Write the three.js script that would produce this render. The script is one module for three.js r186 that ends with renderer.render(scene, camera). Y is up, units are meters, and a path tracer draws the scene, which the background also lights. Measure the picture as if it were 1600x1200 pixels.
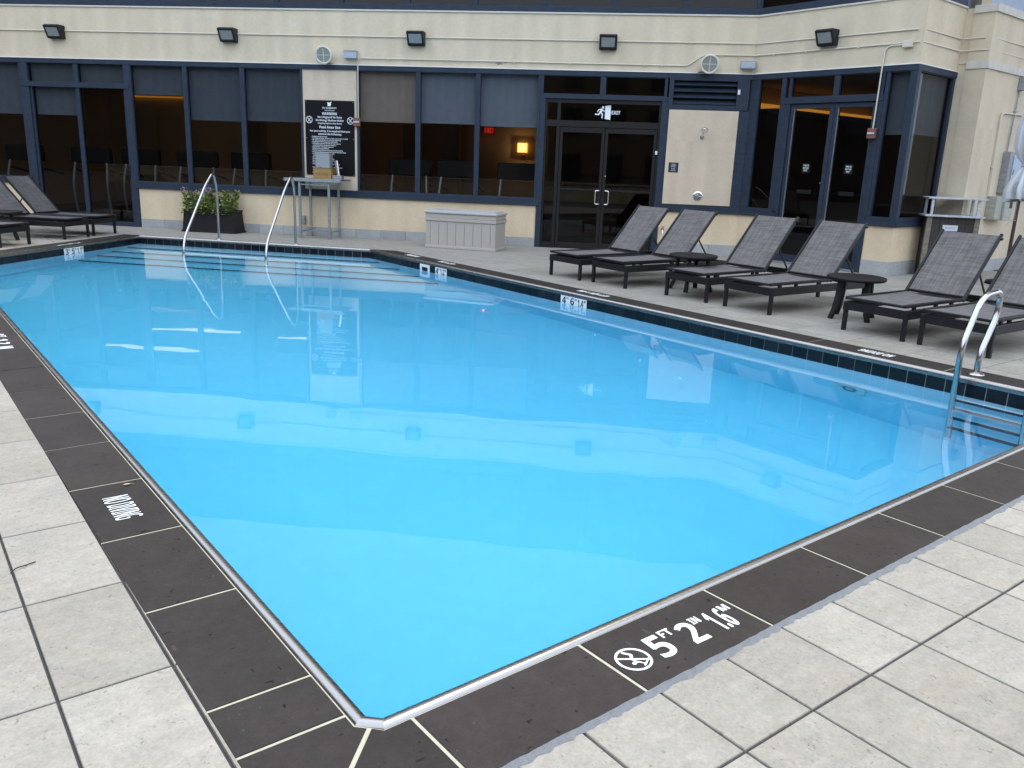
import * as THREE from 'three';
import { mergeGeometries, toCreasedNormals } from 'three/addons/utils/BufferGeometryUtils.js';
import { RoundedBoxGeometry } from 'three/addons/geometries/RoundedBoxGeometry.js';
import { TextGeometry } from 'three/addons/geometries/TextGeometry.js';
import { FontLoader } from 'three/addons/loaders/FontLoader.js';
import { RectAreaLightUniformsLib } from 'three/addons/lights/RectAreaLightUniformsLib.js';

// ---------------------------------------------------------------- camera, sky, sun, exposure
const scene = new THREE.Scene();
const camera = new THREE.PerspectiveCamera(49.732, 4 / 3, 0.05, 400);
{
  const R = Math.PI / 180, pitch = 14.83 * R, roll = 2.173 * R, yaw = -7.381 * R;
  const f = new THREE.Vector3(Math.sin(yaw) * Math.cos(pitch), -Math.sin(pitch), -Math.cos(yaw) * Math.cos(pitch));
  const r0 = new THREE.Vector3().crossVectors(f, new THREE.Vector3(0, 1, 0)).normalize();
  const u0 = new THREE.Vector3().crossVectors(r0, f);
  const r = r0.clone().multiplyScalar(Math.cos(roll)).addScaledVector(u0, Math.sin(roll));
  const u = u0.clone().multiplyScalar(Math.cos(roll)).addScaledVector(r0, -Math.sin(roll));
  camera.quaternion.setFromRotationMatrix(new THREE.Matrix4().makeBasis(r, u, f.clone().negate()));
  camera.position.set(0, 1.475, 15.593);
}
const renderer = new THREE.WebGLRenderer({ antialias: true });
renderer.setSize(1024, 768);
renderer.toneMapping = THREE.LinearToneMapping;
renderer.toneMappingExposure = 2.3;
renderer.shadowMap.enabled = true;
RectAreaLightUniformsLib.init();

let seed = 20240611;
const rnd = () => { seed |= 0; seed = seed + 0x6D2B79F5 | 0; let t = Math.imul(seed ^ seed >>> 15, 1 | seed); t = t + Math.imul(t ^ t >>> 7, 61 | t) ^ t; return ((t ^ t >>> 14) >>> 0) / 4294967296; };
const rr = (a, b) => a + (b - a) * rnd();
// tileable value noise on a period of n cells
function makeNoise(n) {
  const g = new Float32Array(n * n); for (let i = 0; i < g.length; i++) g[i] = rnd();
  return (x, y) => {
    x = ((x % n) + n) % n; y = ((y % n) + n) % n;
    const i = Math.floor(x), j = Math.floor(y), a = x - i, b = y - j, i1 = (i + 1) % n, j1 = (j + 1) % n;
    const u = a * a * (3 - 2 * a), v = b * b * (3 - 2 * b);
    return (g[j * n + i] * (1 - u) + g[j * n + i1] * u) * (1 - v) + (g[j1 * n + i] * (1 - u) + g[j1 * n + i1] * u) * v;
  };
}
const N8 = makeNoise(8), N16 = makeNoise(16), N32 = makeNoise(32), N64 = makeNoise(64), N128 = makeNoise(128), N128b = makeNoise(256);

{ // a bright, thinly overcast sky: soft grey-white with faint blue breaks
  const w = 512, h = 256, d = new Float32Array(w * h * 4);
  for (let j = 0; j < h; j++) for (let i = 0; i < w; i++) {
    const el = (j + 0.5) / h * Math.PI - Math.PI / 2, s = Math.max(0, Math.sin(el));
    const u = i / w * 8, v = j / h * 16;
    const c = 0.5 * N8(u, v * 0.5) + 0.3 * N16(u * 2, v) + 0.2 * N32(u * 4, v * 2);
    const L = (0.86 + 0.22 * s) * (0.94 + 0.12 * c), k = (j * w + i) * 4, bl = 0.06 * (1 - c);
    d[k] = L * (0.835 - bl); d[k + 1] = L * (0.94 - bl * 0.4); d[k + 2] = L * 1.11; d[k + 3] = 1;
  }
  const t = new THREE.DataTexture(d, w, h, THREE.RGBAFormat, THREE.FloatType);
  t.mapping = THREE.EquirectangularReflectionMapping; t.magFilter = t.minFilter = THREE.LinearFilter; t.needsUpdate = true;
  scene.background = t; scene.environment = t;
}
const SUN_EL = 65 * Math.PI / 180;
const sun = new THREE.DirectionalLight(new THREE.Color(1, 0.90, 0.75), 0.95);
sun.position.set(0.416 * Math.cos(SUN_EL) * 60, Math.sin(SUN_EL) * 60, -0.909 * Math.cos(SUN_EL) * 60);
sun.castShadow = true; sun.shadow.radius = 20; sun.shadow.mapSize.set(2048, 2048);
Object.assign(sun.shadow.camera, { left: -30, right: 30, top: 30, bottom: -30, near: 1, far: 140 });
scene.add(sun, sun.target);

// ---------------------------------------------------------------- helpers
const V2 = (x, y) => new THREE.Vector2(x, y), V3 = (x, y, z) => new THREE.Vector3(x, y, z);
const taken = new Map();
function numbered(name) { const n = taken.get(name) || 0; taken.set(name, n + 1); return n ? name + '_' + String(n).padStart(3, '0') : name; }
function uvBox(g) { // uv in metres from the dominant axis of each face
  if (g.index) g = g.toNonIndexed();
  const p = g.attributes.position, uv = new Float32Array(p.count * 2);
  if (!g.attributes.normal) g.computeVertexNormals();
  const a = V3(), b = V3(), c = V3(), n = V3();
  for (let i = 0; i < p.count; i += 3) {
    a.fromBufferAttribute(p, i); b.fromBufferAttribute(p, i + 1); c.fromBufferAttribute(p, i + 2);
    n.crossVectors(b.clone().sub(a), c.clone().sub(a));
    const ax = Math.abs(n.x), ay = Math.abs(n.y), az = Math.abs(n.z);
    [a, b, c].forEach((q, k) => {
      const s = ay >= ax && ay >= az ? [q.x, q.z] : ax > az ? [q.z, q.y] : [q.x, q.y];
      uv[(i + k) * 2] = s[0]; uv[(i + k) * 2 + 1] = s[1];
    });
  }
  g.setAttribute('uv', new THREE.BufferAttribute(uv, 2));
  for (const k of Object.keys(g.attributes)) if (!['position', 'normal', 'uv'].includes(k)) g.deleteAttribute(k);
  return g;
}
const one = (g) => Array.isArray(g) ? (g.length > 1 ? mergeGeometries(g.map(uvBox)) : uvBox(g[0])) : uvBox(g);
function obj(name, geo, mat, parent, label) {
  const m = new THREE.Mesh(one(geo), mat);
  m.name = parent && parent !== scene ? name : numbered(name);
  m.castShadow = m.receiveShadow = true;
  if (label) m.userData.label = label;
  (parent || scene).add(m); return m;
}
function share(name, geo, mat, parent) { const m = new THREE.Mesh(geo, mat); m.name = name; m.castShadow = m.receiveShadow = true; parent.add(m); return m; }
function thing(name, label, category, pos = [0, 0, 0], turn = 0, group) {
  const o = new THREE.Group(); o.name = numbered(name); o.position.set(...pos); o.rotation.y = turn;
  o.userData = { label, category }; if (group) o.userData.group = group; scene.add(o); return o;
}
function sub(name, parent) { const o = new THREE.Group(); o.name = name; parent.add(o); return o; }
function struct(name) { const o = new THREE.Group(); o.name = numbered(name); o.userData = { kind: 'structure' }; scene.add(o); return o; }
function copy(src, pos, turn, label) { const c = src.clone(); c.name = numbered(src.name.replace(/_\d{3}$/, '')); c.position.set(...pos); c.rotation.y = turn; if (label) c.userData = { ...src.userData, label }; scene.add(c); return c; }
const box = (x0, x1, y0, y1, z0, z1) => new THREE.BoxGeometry(x1 - x0, y1 - y0, z1 - z0).translate((x0 + x1) / 2, (y0 + y1) / 2, (z0 + z1) / 2);
const rbox = (x0, x1, y0, y1, z0, z1, r = 0.005) => new RoundedBoxGeometry(x1 - x0, y1 - y0, z1 - z0, 2, r).translate((x0 + x1) / 2, (y0 + y1) / 2, (z0 + z1) / 2);
function bar(a, b, w, h, r = 0) { // a bar of section w (across) by h (up) from a to b
  const d = V3().subVectors(b, a), L = d.length(); d.normalize();
  const g = r ? new RoundedBoxGeometry(w, h, L, 2, r) : new THREE.BoxGeometry(w, h, L);
  let up = Math.abs(d.y) > 0.95 ? V3(1, 0, 0) : V3(0, 1, 0);
  const x = V3().crossVectors(up, d).normalize(), y = V3().crossVectors(d, x);
  const m = new THREE.Matrix4().makeBasis(x, y, d); m.setPosition((a.x + b.x) / 2, (a.y + b.y) / 2, (a.z + b.z) / 2);
  return g.applyMatrix4(m);
}
function tube(pts, r, seg = 48, rad = 12, tension = 0.5) { return new THREE.TubeGeometry(new THREE.CatmullRomCurve3(pts, false, 'catmullrom', tension), seg, r, rad, false); }
function pathTube(pts, fillet, r, rad = 12) { // straight runs joined by rounded bends
  const path = new THREE.CurvePath(); let cur = pts[0];
  for (let i = 1; i < pts.length - 1; i++) {
    const p = pts[i], a = V3().subVectors(pts[i - 1], p), b = V3().subVectors(pts[i + 1], p), fl = Math.min(fillet[i - 1] ?? fillet, a.length() * 0.49, b.length() * 0.49);
    const s = p.clone().addScaledVector(a.normalize(), fl), e = p.clone().addScaledVector(b.normalize(), fl);
    path.add(new THREE.LineCurve3(cur, s)); path.add(new THREE.QuadraticBezierCurve3(s, p, e)); cur = e;
  }
  path.add(new THREE.LineCurve3(cur, pts[pts.length - 1]));
  return new THREE.TubeGeometry(path, 20 * pts.length, r, rad, false);
}
const cyl = (r0, r1, h, x, y, z, n = 20) => new THREE.CylinderGeometry(r0, r1, h, n).translate(x, y + h / 2, z);
function prism(poly, y0, y1) { // poly: [x, z] points; vertical prism
  const s = new THREE.Shape(poly.map(([x, z]) => V2(x, -z)));
  return new THREE.ExtrudeGeometry(s, { depth: y1 - y0, bevelEnabled: false }).rotateX(-Math.PI / 2).translate(0, y0, 0);
}
const HV = Math.SQRT1_2, UV = (u, v) => [(u + v) * HV, (u - v) * HV]; // pool axes at 45 degrees -> x, z

// ---------------------------------------------------------------- textures and materials
function tex(n, fn, srgb = true) {
  const d = new Uint8Array(n * n * 4);
  for (let j = 0; j < n; j++) for (let i = 0; i < n; i++) { const c = fn(i / n, j / n), k = (j * n + i) * 4; d[k] = c[0] * 255; d[k + 1] = c[1] * 255; d[k + 2] = c[2] * 255; d[k + 3] = 255; }
  const t = new THREE.DataTexture(d, n, n); t.wrapS = t.wrapT = THREE.RepeatWrapping; t.magFilter = THREE.LinearFilter; t.minFilter = THREE.LinearMipmapLinearFilter; t.generateMipmaps = true;
  if (srgb) t.colorSpace = THREE.SRGBColorSpace; t.needsUpdate = true; return t;
}
const rep = (t, metres) => { const c = t.clone(); c.repeat.set(1 / metres, 1 / metres); c.needsUpdate = true; return c; };
const cl = (x) => Math.max(0, Math.min(1, x)), sm = (a, b, x) => { x = cl((x - a) / (b - a)); return x * x * (3 - 2 * x); };
const stoneTex = tex(1024, (u, v) => { // pale porcelain paving with clouding, streaks and pits
  const big = N8(u * 8, v * 8), mid = N32(u * 32, v * 32), st = N64(u * 18 + 3, v * 64), fine = N128(u * 128, v * 128), gr = rnd();
  let L = 0.84 + 0.04 * (big - 0.5) + 0.035 * (mid - 0.5) + 0.035 * (st - 0.5) + 0.05 * (fine - 0.5) + 0.06 * (N128b(u * 256, v * 256) - 0.5) + 0.05 * (gr - 0.5);
  const pit = sm(0.80, 0.92, N128b(u * 256, v * 200)) * sm(0.45, 0.75, N64(u * 64, v * 64)); L -= 0.15 * pit;
  const warm = 0.012 * (N16(u * 16, v * 16) - 0.5);
  return [cl(L + 0.006 + warm), cl(L), cl(L - 0.018 - warm)];
});
const stoneBump = tex(512, (u, v) => { const p = 0.6 + 0.25 * (N64(u * 64, v * 64) - 0.5) + 0.3 * (N128(u * 128, v * 128) - 0.5) - 0.5 * sm(0.72, 0.85, N128(u * 128 + 40, v * 100 + 7)); return [cl(p), cl(p), cl(p)]; }, false);
const darkTex = tex(1024, (u, v) => { // dark slip-resistant coping
  let L = 0.36 + 0.035 * (N8(u * 8, v * 8) - 0.5) + 0.03 * (N32(u * 32, v * 32) - 0.5) + 0.035 * (rnd() - 0.5) + 0.03 * (N128(u * 128, v * 128) - 0.5);
  L -= 0.18 * sm(0.86, 0.92, N64(u * 64 + 9, v * 64 + 5)) * sm(0.6, 0.8, N32(u * 32, v * 32 + 11));
  L += 0.10 * sm(0.88, 0.95, N64(u * 64 + 31, v * 40 + 2)) * sm(0.55, 0.8, N16(u * 16 + 4, v * 16));
  return [cl(L + 0.008), cl(L - 0.006), cl(L - 0.010)];
});
const stuccoTex = tex(1024, (u, v) => {
  const L = 0.93 + 0.035 * (N8(u * 8, v * 8) - 0.5) + 0.045 * (N16(u * 16, v * 2) - 0.5) + 0.03 * (N64(u * 64, v * 64) - 0.5) + 0.02 * (rnd() - 0.5);
  return [cl(L), cl(L), cl(L)];
});
const stuccoBump = tex(512, (u, v) => { const p = 0.5 + 0.5 * (N64(u * 64, v * 64) - 0.5) + 0.5 * (N128(u * 128, v * 128) - 0.5); return [cl(p), cl(p), cl(p)]; }, false);
const NA1 = makeNoise(96), slingTex = tex(512, (u, v) => { // woven mesh: long and cross threads of uneven grey
  const wr = (t, n) => { const k = t * n; return [Math.floor(k) % n, k - Math.floor(k)]; }, aniso = (p, q, s) => { const [i, f] = wr(q, 8), e = f * f * (3 - 2 * f); return NA1(p * 96, s + i * 3) * (1 - e) + NA1(p * 96, s + ((i + 1) % 8) * 3) * e; };
  const a = aniso(u, v, 0), b = aniso(v, u, 40), w = 0.5 + 0.5 * Math.sin(u * 512) * Math.sin(v * 512);
  const L = 0.54 + 0.115 * (a - 0.5) + 0.10 * (b - 0.5) + 0.05 * (w - 0.5) + 0.06 * (rnd() - 0.5) + 0.05 * (N16(u * 16, v * 16) - 0.5);
  return [cl(L + 0.006), cl(L), cl(L + 0.004)];
});
const paintTex = tex(512, (u, v) => { const L = 0.88 + 0.08 * (N16(u * 16, v * 16) - 0.5) + 0.1 * (N64(u * 10, v * 64) - 0.5) + 0.14 * sm(0.84, 0.95, N64(u * 64, v * 64)) + 0.03 * (rnd() - 0.5); return [cl(L), cl(L), cl(L)]; });
const plasterTex = tex(512, (u, v) => { const L = 0.95 + 0.008 * (N8(u * 8, v * 8) - 0.5) + 0.012 * (N32(u * 32, v * 32) - 0.5); return [cl(L), cl(L), cl(L)]; });
const waterBump = tex(512, (u, v) => { const p = 0.55 * N8(u * 8, v * 8) + 0.3 * N16(u * 16 + 0.5, v * 16) + 0.15 * N32(u * 32, v * 32); return [p, p, p]; }, false);
const woodTex = tex(256, (u, v) => { const g = N64(u * 6 + 0.6 * N8(u * 8, v * 8), v * 64), L = 0.75 + 0.2 * (g - 0.5); return [cl(L), cl(L * 0.97), cl(L * 0.9)]; });
const brushTex = tex(256, (u, v) => { const L = 0.75 + 0.25 * (N128(u * 4, v * 128) - 0.5); return [L, L, L]; }, false);

const C = (r, g, b) => new THREE.Color().setRGB(r, g, b);
const std = (o) => new THREE.MeshStandardMaterial(o), phy = (o) => new THREE.MeshPhysicalMaterial(o);
const M = {};
M.tile = [1, 0.95, 1.05, 0.90, 0.98].map((k, i) => phy({ color: C(0.43 * k, 0.40 * k, 0.362 * k * (i % 2 ? 0.985 : 1)), map: rep(stoneTex, 1.5), bumpMap: rep(stoneBump, 0.6), bumpScale: 0.0005, roughness: 0.7, specularIntensity: 0.6 }));
M.grout = std({ color: C(0.085, 0.08, 0.078), map: rep(stuccoTex, 0.4), roughness: 0.95 });
M.coping = [1, 0.9, 1.1].map((k) => phy({ specularIntensity: 0.35, color: C(0.295 * k, 0.26 * k, 0.245 * k), map: rep(darkTex, 0.9), bumpMap: rep(stoneBump, 0.3), bumpScale: 0.0006, roughness: 0.65 }));
M.cream = std({ color: C(0.50, 0.47, 0.36), map: rep(stuccoTex, 0.3), roughness: 0.9 });
M.sealant = std({ color: C(0.235, 0.245, 0.26), map: rep(stuccoTex, 0.25), bumpMap: rep(stuccoBump, 0.12), bumpScale: 0.004, roughness: 0.8 });
M.white = std({ color: C(0.72, 0.72, 0.70), roughness: 0.7 });
M.black = phy({ color: C(0.010, 0.010, 0.012), roughness: 0.5, specularIntensity: 0.4 });
M.steel = std({ color: C(0.50, 0.49, 0.485), metalness: 1, roughness: 0.24, roughnessMap: rep(brushTex, 0.3) });
M.railSteel = std({ color: C(0.36, 0.34, 0.325), metalness: 1, roughness: 0.36, roughnessMap: rep(brushTex, 0.3) });
M.chrome = std({ color: C(0.72, 0.72, 0.72), metalness: 1, roughness: 0.16 });
M.galv = std({ color: C(0.42, 0.44, 0.46), metalness: 0.8, roughness: 0.45, map: rep(paintTex, 0.6) });
M.waterTile = [0, 1, 2].map((i) => phy({ color: C(0.006 + 0.003 * i, 0.009 + 0.003 * i, 0.013 + 0.003 * i), roughness: 0.25, specularIntensity: 0.45 }));
M.tileJoint = std({ color: C(0.50, 0.52, 0.53), roughness: 0.9 });
M.plaster = std({ color: C(0.74, 0.90, 0.95), map: rep(plasterTex, 2.6), roughness: 0.85 });
M.nosing = std({ color: C(0.02, 0.03, 0.05), roughness: 0.6 });
M.water = phy({ color: 0xffffff, transmission: 1, thickness: 1.5, ior: 1.333, roughness: 0, attenuationColor: C(0.615, 0.912, 0.998), attenuationDistance: 1.0, bumpMap: rep(waterBump, 6.5), bumpScale: 0.0016 });
const stucco = (c) => std({ color: C(...c), map: rep(stuccoTex, 2.3), bumpMap: rep(stuccoBump, 0.35), bumpScale: 0.0012, roughness: 0.92 });
M.stucco = stucco([0.705, 0.60, 0.445]); M.stuccoLow = stucco([0.75, 0.595, 0.405]); M.panel = std({ color: C(0.67, 0.545, 0.41), map: rep(stuccoTex, 2), roughness: 0.85 });
M.lip = std({ color: C(0.66, 0.63, 0.56), map: rep(stuccoTex, 0.7), roughness: 0.9 });
M.blue = phy({ color: C(0.032, 0.046, 0.073), map: rep(paintTex, 0.9), roughness: 0.5, specularIntensity: 0.45 });
M.blackMetal = phy({ color: C(0.014, 0.012, 0.012), roughness: 0.42, specularIntensity: 0.5 });
M.paneClear = phy({ specularIntensity: 0.6, color: C(0.42, 0.41, 0.40), transmission: 1, thickness: 0, ior: 1.5, roughness: 0 });
M.pane = phy({ specularIntensity: 0.6, color: C(0.31, 0.305, 0.295), transmission: 1, thickness: 0, ior: 1.5, roughness: 0 });
M.paneDark = phy({ specularIntensity: 0.55, color: C(0.20, 0.185, 0.17), transmission: 1, thickness: 0, ior: 1.52, roughness: 0 });
M.shade = std({ color: C(0.54, 0.67, 0.85), map: rep(stuccoTex, 1.1), roughness: 0.9 }); M.shadeReflectTint = std({ color: C(0.88, 0.75, 0.67), map: rep(stuccoTex, 1.1), roughness: 0.9 });  // second shade: mirrored sunlit building painted into the cloth colour
M.baseTile = [0, 1, 2].map((i) => std({ color: C(0.52 - 0.04 * i, 0.53 - 0.04 * i, 0.55 - 0.04 * i), map: rep(stoneTex, 1.1), roughness: 0.6 }));
M.conduit = std({ color: C(0.58, 0.54, 0.45), roughness: 0.8 });
M.bronze = phy({ color: C(0.020, 0.019, 0.021), roughness: 0.55, specularIntensity: 0.5 });
M.lens = phy({ color: C(0.34, 0.375, 0.37), roughness: 0.3, clearcoat: 0.5, clearcoatRoughness: 0.1, map: rep(brushTex, 0.25) });
M.frame = phy({ color: C(0.012, 0.011, 0.012), roughness: 0.45, specularIntensity: 0.55 });
M.sling = std({ color: C(0.50, 0.465, 0.435), map: rep(slingTex, 0.95), roughness: 0.9 });
M.slingBrown = std({ color: C(0.34, 0.32, 0.315), map: rep(slingTex, 0.95), roughness: 0.9 });
M.plasticBlack = phy({ color: C(0.011, 0.010, 0.011), roughness: 0.55, specularIntensity: 0.5 });
M.resin = std({ color: C(0.44, 0.40, 0.35), map: rep(plasterTex, 1.2), roughness: 0.6 });
M.resinLid = std({ color: C(0.47, 0.45, 0.435), map: rep(plasterTex, 1.2), roughness: 0.5 });
M.groove = std({ color: C(0.17, 0.16, 0.15), roughness: 0.8 });
M.wood = std({ color: C(0.55, 0.34, 0.13), map: rep(woodTex, 0.3), roughness: 0.6 });
M.tank = phy({ color: C(0.40, 0.43, 0.45), roughness: 0.35, clearcoat: 0.5, transmission: 0.35, thickness: 0 });
M.brown = std({ color: C(0.072, 0.058, 0.060), map: rep(woodTex, 0.5), roughness: 0.7 });
M.greyPost = std({ color: C(0.36, 0.345, 0.32), map: rep(woodTex, 0.5), roughness: 0.7 });
M.binWhite = std({ color: C(0.62, 0.66, 0.72), map: rep(paintTex, 0.8), roughness: 0.5 });
M.greyBox = std({ color: C(0.33, 0.34, 0.35), map: rep(paintTex, 0.7), roughness: 0.55 });
M.paleBox = std({ color: C(0.46, 0.47, 0.40), map: rep(paintTex, 0.7), roughness: 0.55 });
M.blueGrey = std({ color: C(0.36, 0.43, 0.56), roughness: 0.5 });
M.speaker = std({ color: C(0.62, 0.60, 0.53), roughness: 0.6 }); M.grille = std({ color: C(0.24, 0.25, 0.22), roughness: 0.8 });
M.redBox = std({ color: C(0.20, 0.075, 0.055), roughness: 0.6 });
M.canvas = std({ color: C(0.62, 0.63, 0.66), map: rep(stuccoTex, 0.5), roughness: 0.9, side: THREE.DoubleSide });
M.umbPole = std({ color: C(0.05, 0.022, 0.018), roughness: 0.45 });
M.inWall = std({ color: C(0.46, 0.36, 0.265), roughness: 0.85 }); M.cityGlass = phy({ color: C(0.03, 0.035, 0.04), roughness: 0.2 }); M.inDark = std({ color: C(0.46, 0.36, 0.265), roughness: 0.85 }); M.ceiling = std({ color: C(0.45, 0.40, 0.34), roughness: 0.9 }); M.carpet = std({ color: C(0.07, 0.06, 0.06), roughness: 0.95 });
M.machine = std({ color: C(0.02, 0.02, 0.022), roughness: 0.5 }); M.upright = std({ color: C(0.55, 0.57, 0.60), metalness: 0.6, roughness: 0.4 });
M.amber = std({ color: C(0.4, 0.2, 0.05), emissive: C(1, 0.42, 0.06), emissiveIntensity: 0.5, roughness: 0.8 });
M.amberDim = std({ color: C(0.4, 0.2, 0.05), emissive: C(1, 0.42, 0.06), emissiveIntensity: 0.32, roughness: 0.8 });
M.warmTube = std({ color: C(0.8, 0.75, 0.6), emissive: C(1, 0.86, 0.60), emissiveIntensity: 1.6, roughness: 0.8 });
M.leafA = phy({ color: C(0.15, 0.22, 0.028), roughness: 0.7, transmission: 0.3, thickness: 0, side: THREE.DoubleSide }); M.leafB = phy({ color: C(0.27, 0.31, 0.04), roughness: 0.7, transmission: 0.3, thickness: 0, side: THREE.DoubleSide }); M.leafC = phy({ color: C(0.045, 0.085, 0.025), roughness: 0.7, transmission: 0.3, thickness: 0, side: THREE.DoubleSide });
M.petal = std({ color: C(0.32, 0.17, 0.36), roughness: 0.7, side: THREE.DoubleSide }); M.petalWhite = std({ color: C(0.75, 0.75, 0.70), roughness: 0.7, side: THREE.DoubleSide });
M.soil = std({ color: C(0.03, 0.022, 0.015), roughness: 1 });
M.roof = std({ color: C(0.25, 0.25, 0.25), roughness: 0.95 });

const fontThin = await new FontLoader().loadAsync('fonts/droid/droid_sans_regular.typeface.json');
const font = await new FontLoader().loadAsync('fonts/droid/droid_sans_bold.typeface.json');
// flat lettering with its width and height given; lies in the x-y plane facing +z, lower left corner at the origin
function letters(str, w, h, depth = 0.0015, face = font) {
  const g = new TextGeometry(str, { font: face, size: 1, depth: 1, curveSegments: 4 }); g.computeBoundingBox(); const b = g.boundingBox;
  return g.translate(-b.min.x, -b.min.y, 0).scale(w / (b.max.x - b.min.x), h / (b.max.y - b.min.y), depth);
}
const atMat = (g, o, x, y, z) => g.applyMatrix4(new THREE.Matrix4().makeBasis(x, y, z).setPosition(o));

// ---------------------------------------------------------------- ground and pool outline
const YW = -0.14; // water level below the deck
const P_A = [-8.64, 1.615], P_B = [-4.268, 1.962], P_C = UV(9.15, -4.39), P_N2 = [-0.569, 13.695], P_N1 = [-0.613, 13.695], P_E = [-8.64, 5.78];
const inner = [P_A, P_B, P_C, P_N2, P_N1, P_E]; // clockwise seen from above with z toward the viewer
function offsetPoly(poly, ds) { // move edge i (from i to i+1) outward by ds[i]
  const n = poly.length, L = [];
  for (let i = 0; i < n; i++) { const a = poly[i], b = poly[(i + 1) % n], dx = b[0] - a[0], dz = b[1] - a[1], l = Math.hypot(dx, dz), nx = dz / l, nz = -dx / l; L.push({ p: [a[0] + nx * ds[i], a[1] + nz * ds[i]], d: [dx / l, dz / l] }); }
  return poly.map((_, i) => { const p = L[(i + n - 1) % n], q = L[i], c = p.d[0] * q.d[1] - p.d[1] * q.d[0], t = ((q.p[0] - p.p[0]) * q.d[1] - (q.p[1] - p.p[1]) * q.d[0]) / c; return [p.p[0] + p.d[0] * t, p.p[1] + p.d[1] * t]; });
}
const off = (d) => offsetPoly(inner, inner.map(() => d));
const RAILW = 0.046;
const outer = offsetPoly(inner, [0.075, 0.35, 0.35, 0.35, 0.35, 0.35]); // outside edge of the coping
{
  const hull = [P_A, P_B, P_C, P_N2, P_E];
  const g = struct('ground');
  const s = new THREE.Shape([V2(-60, 60), V2(-60, -60), V2(60, -60), V2(60, 60)]);
  s.holes.push(new THREE.Path(off(0.02).map(([x, z]) => V2(x, -z))));
  obj('slab', new THREE.ShapeGeometry(s).rotateX(-Math.PI / 2).translate(0, -0.012, 0), M.grout, g);
}

// ---------------------------------------------------------------- deck paving, tile by tile
function clipHalf(poly, a, b, keepOutside) { // convex polygon against the line a->b; outside is to the left-hand normal (dz, -dx)
  const nx = b[1] - a[1], nz = -(b[0] - a[0]), out = [], sd = (p) => ((p[0] - a[0]) * nx + (p[1] - a[1]) * nz) * (keepOutside ? 1 : -1);
  for (let i = 0; i < poly.length; i++) { const p = poly[i], q = poly[(i + 1) % poly.length], s = sd(p), t = sd(q); if (s >= 0) out.push(p); if ((s > 0 && t < 0) || (s < 0 && t > 0)) { const k = s / (s - t); out.push([p[0] + (q[0] - p[0]) * k, p[1] + (q[1] - p[1]) * k]); } }
  return out;
}
const areaOf = (p) => { let a = 0; for (let i = 0; i < p.length; i++) { const q = p[(i + 1) % p.length]; a += p[i][0] * q[1] - q[0] * p[i][1]; } return Math.abs(a) / 2; };
function slab(poly, y0, y1, ch = 0.0025) { // thin stone piece with a small chamfer, ccw or cw
  let a = 0; for (let i = 0; i < poly.length; i++) { const q = poly[(i + 1) % poly.length]; a += poly[i][0] * q[1] - q[0] * poly[i][1]; }
  if (a > 0) poly = [poly[0], ...poly.slice(1).reverse()]; // clockwise in x-z looking down = counter-clockwise with -z
  const cx = poly.reduce((s, p) => s + p[0], 0) / poly.length, cz = poly.reduce((s, p) => s + p[1], 0) / poly.length;
  const ins = poly.map(([x, z]) => { const d = Math.hypot(x - cx, z - cz) || 1; return [x - (x - cx) / d * ch * 1.3, z - (z - cz) / d * ch * 1.3]; });
  const v = [], tri = (p, q, r) => v.push(...p, ...q, ...r), n = poly.length;
  for (let i = 1; i < n - 1; i++) tri([ins[0][0], y1, ins[0][1]], [ins[i][0], y1, ins[i][1]], [ins[i + 1][0], y1, ins[i + 1][1]]);
  for (let i = 0; i < n; i++) { const j = (i + 1) % n, a0 = [ins[i][0], y1, ins[i][1]], b0 = [ins[j][0], y1, ins[j][1]], a1 = [poly[i][0], y1 - ch, poly[i][1]], b1 = [poly[j][0], y1 - ch, poly[j][1]], a2 = [poly[i][0], y0, poly[i][1]], b2 = [poly[j][0], y0, poly[j][1]]; tri(a0, a1, b1); tri(a0, b1, b0); tri(a1, a2, b2); tri(a1, b2, b1); }
  const g = new THREE.BufferGeometry(); g.setAttribute('position', new THREE.Float32BufferAttribute(v, 3)); g.computeVertexNormals();
  const uv = [], ou = rr(0, 5), ov = rr(0, 5), fl = rnd() < 0.5 ? -1 : 1; for (let i = 0; i < v.length; i += 3) uv.push((v[i] * HV - v[i + 2] * HV) * fl + ou, (v[i] * HV + v[i + 2] * HV) + ov);
  g.setAttribute('uv', new THREE.Float32BufferAttribute(uv, 2)); return g;
}
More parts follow.
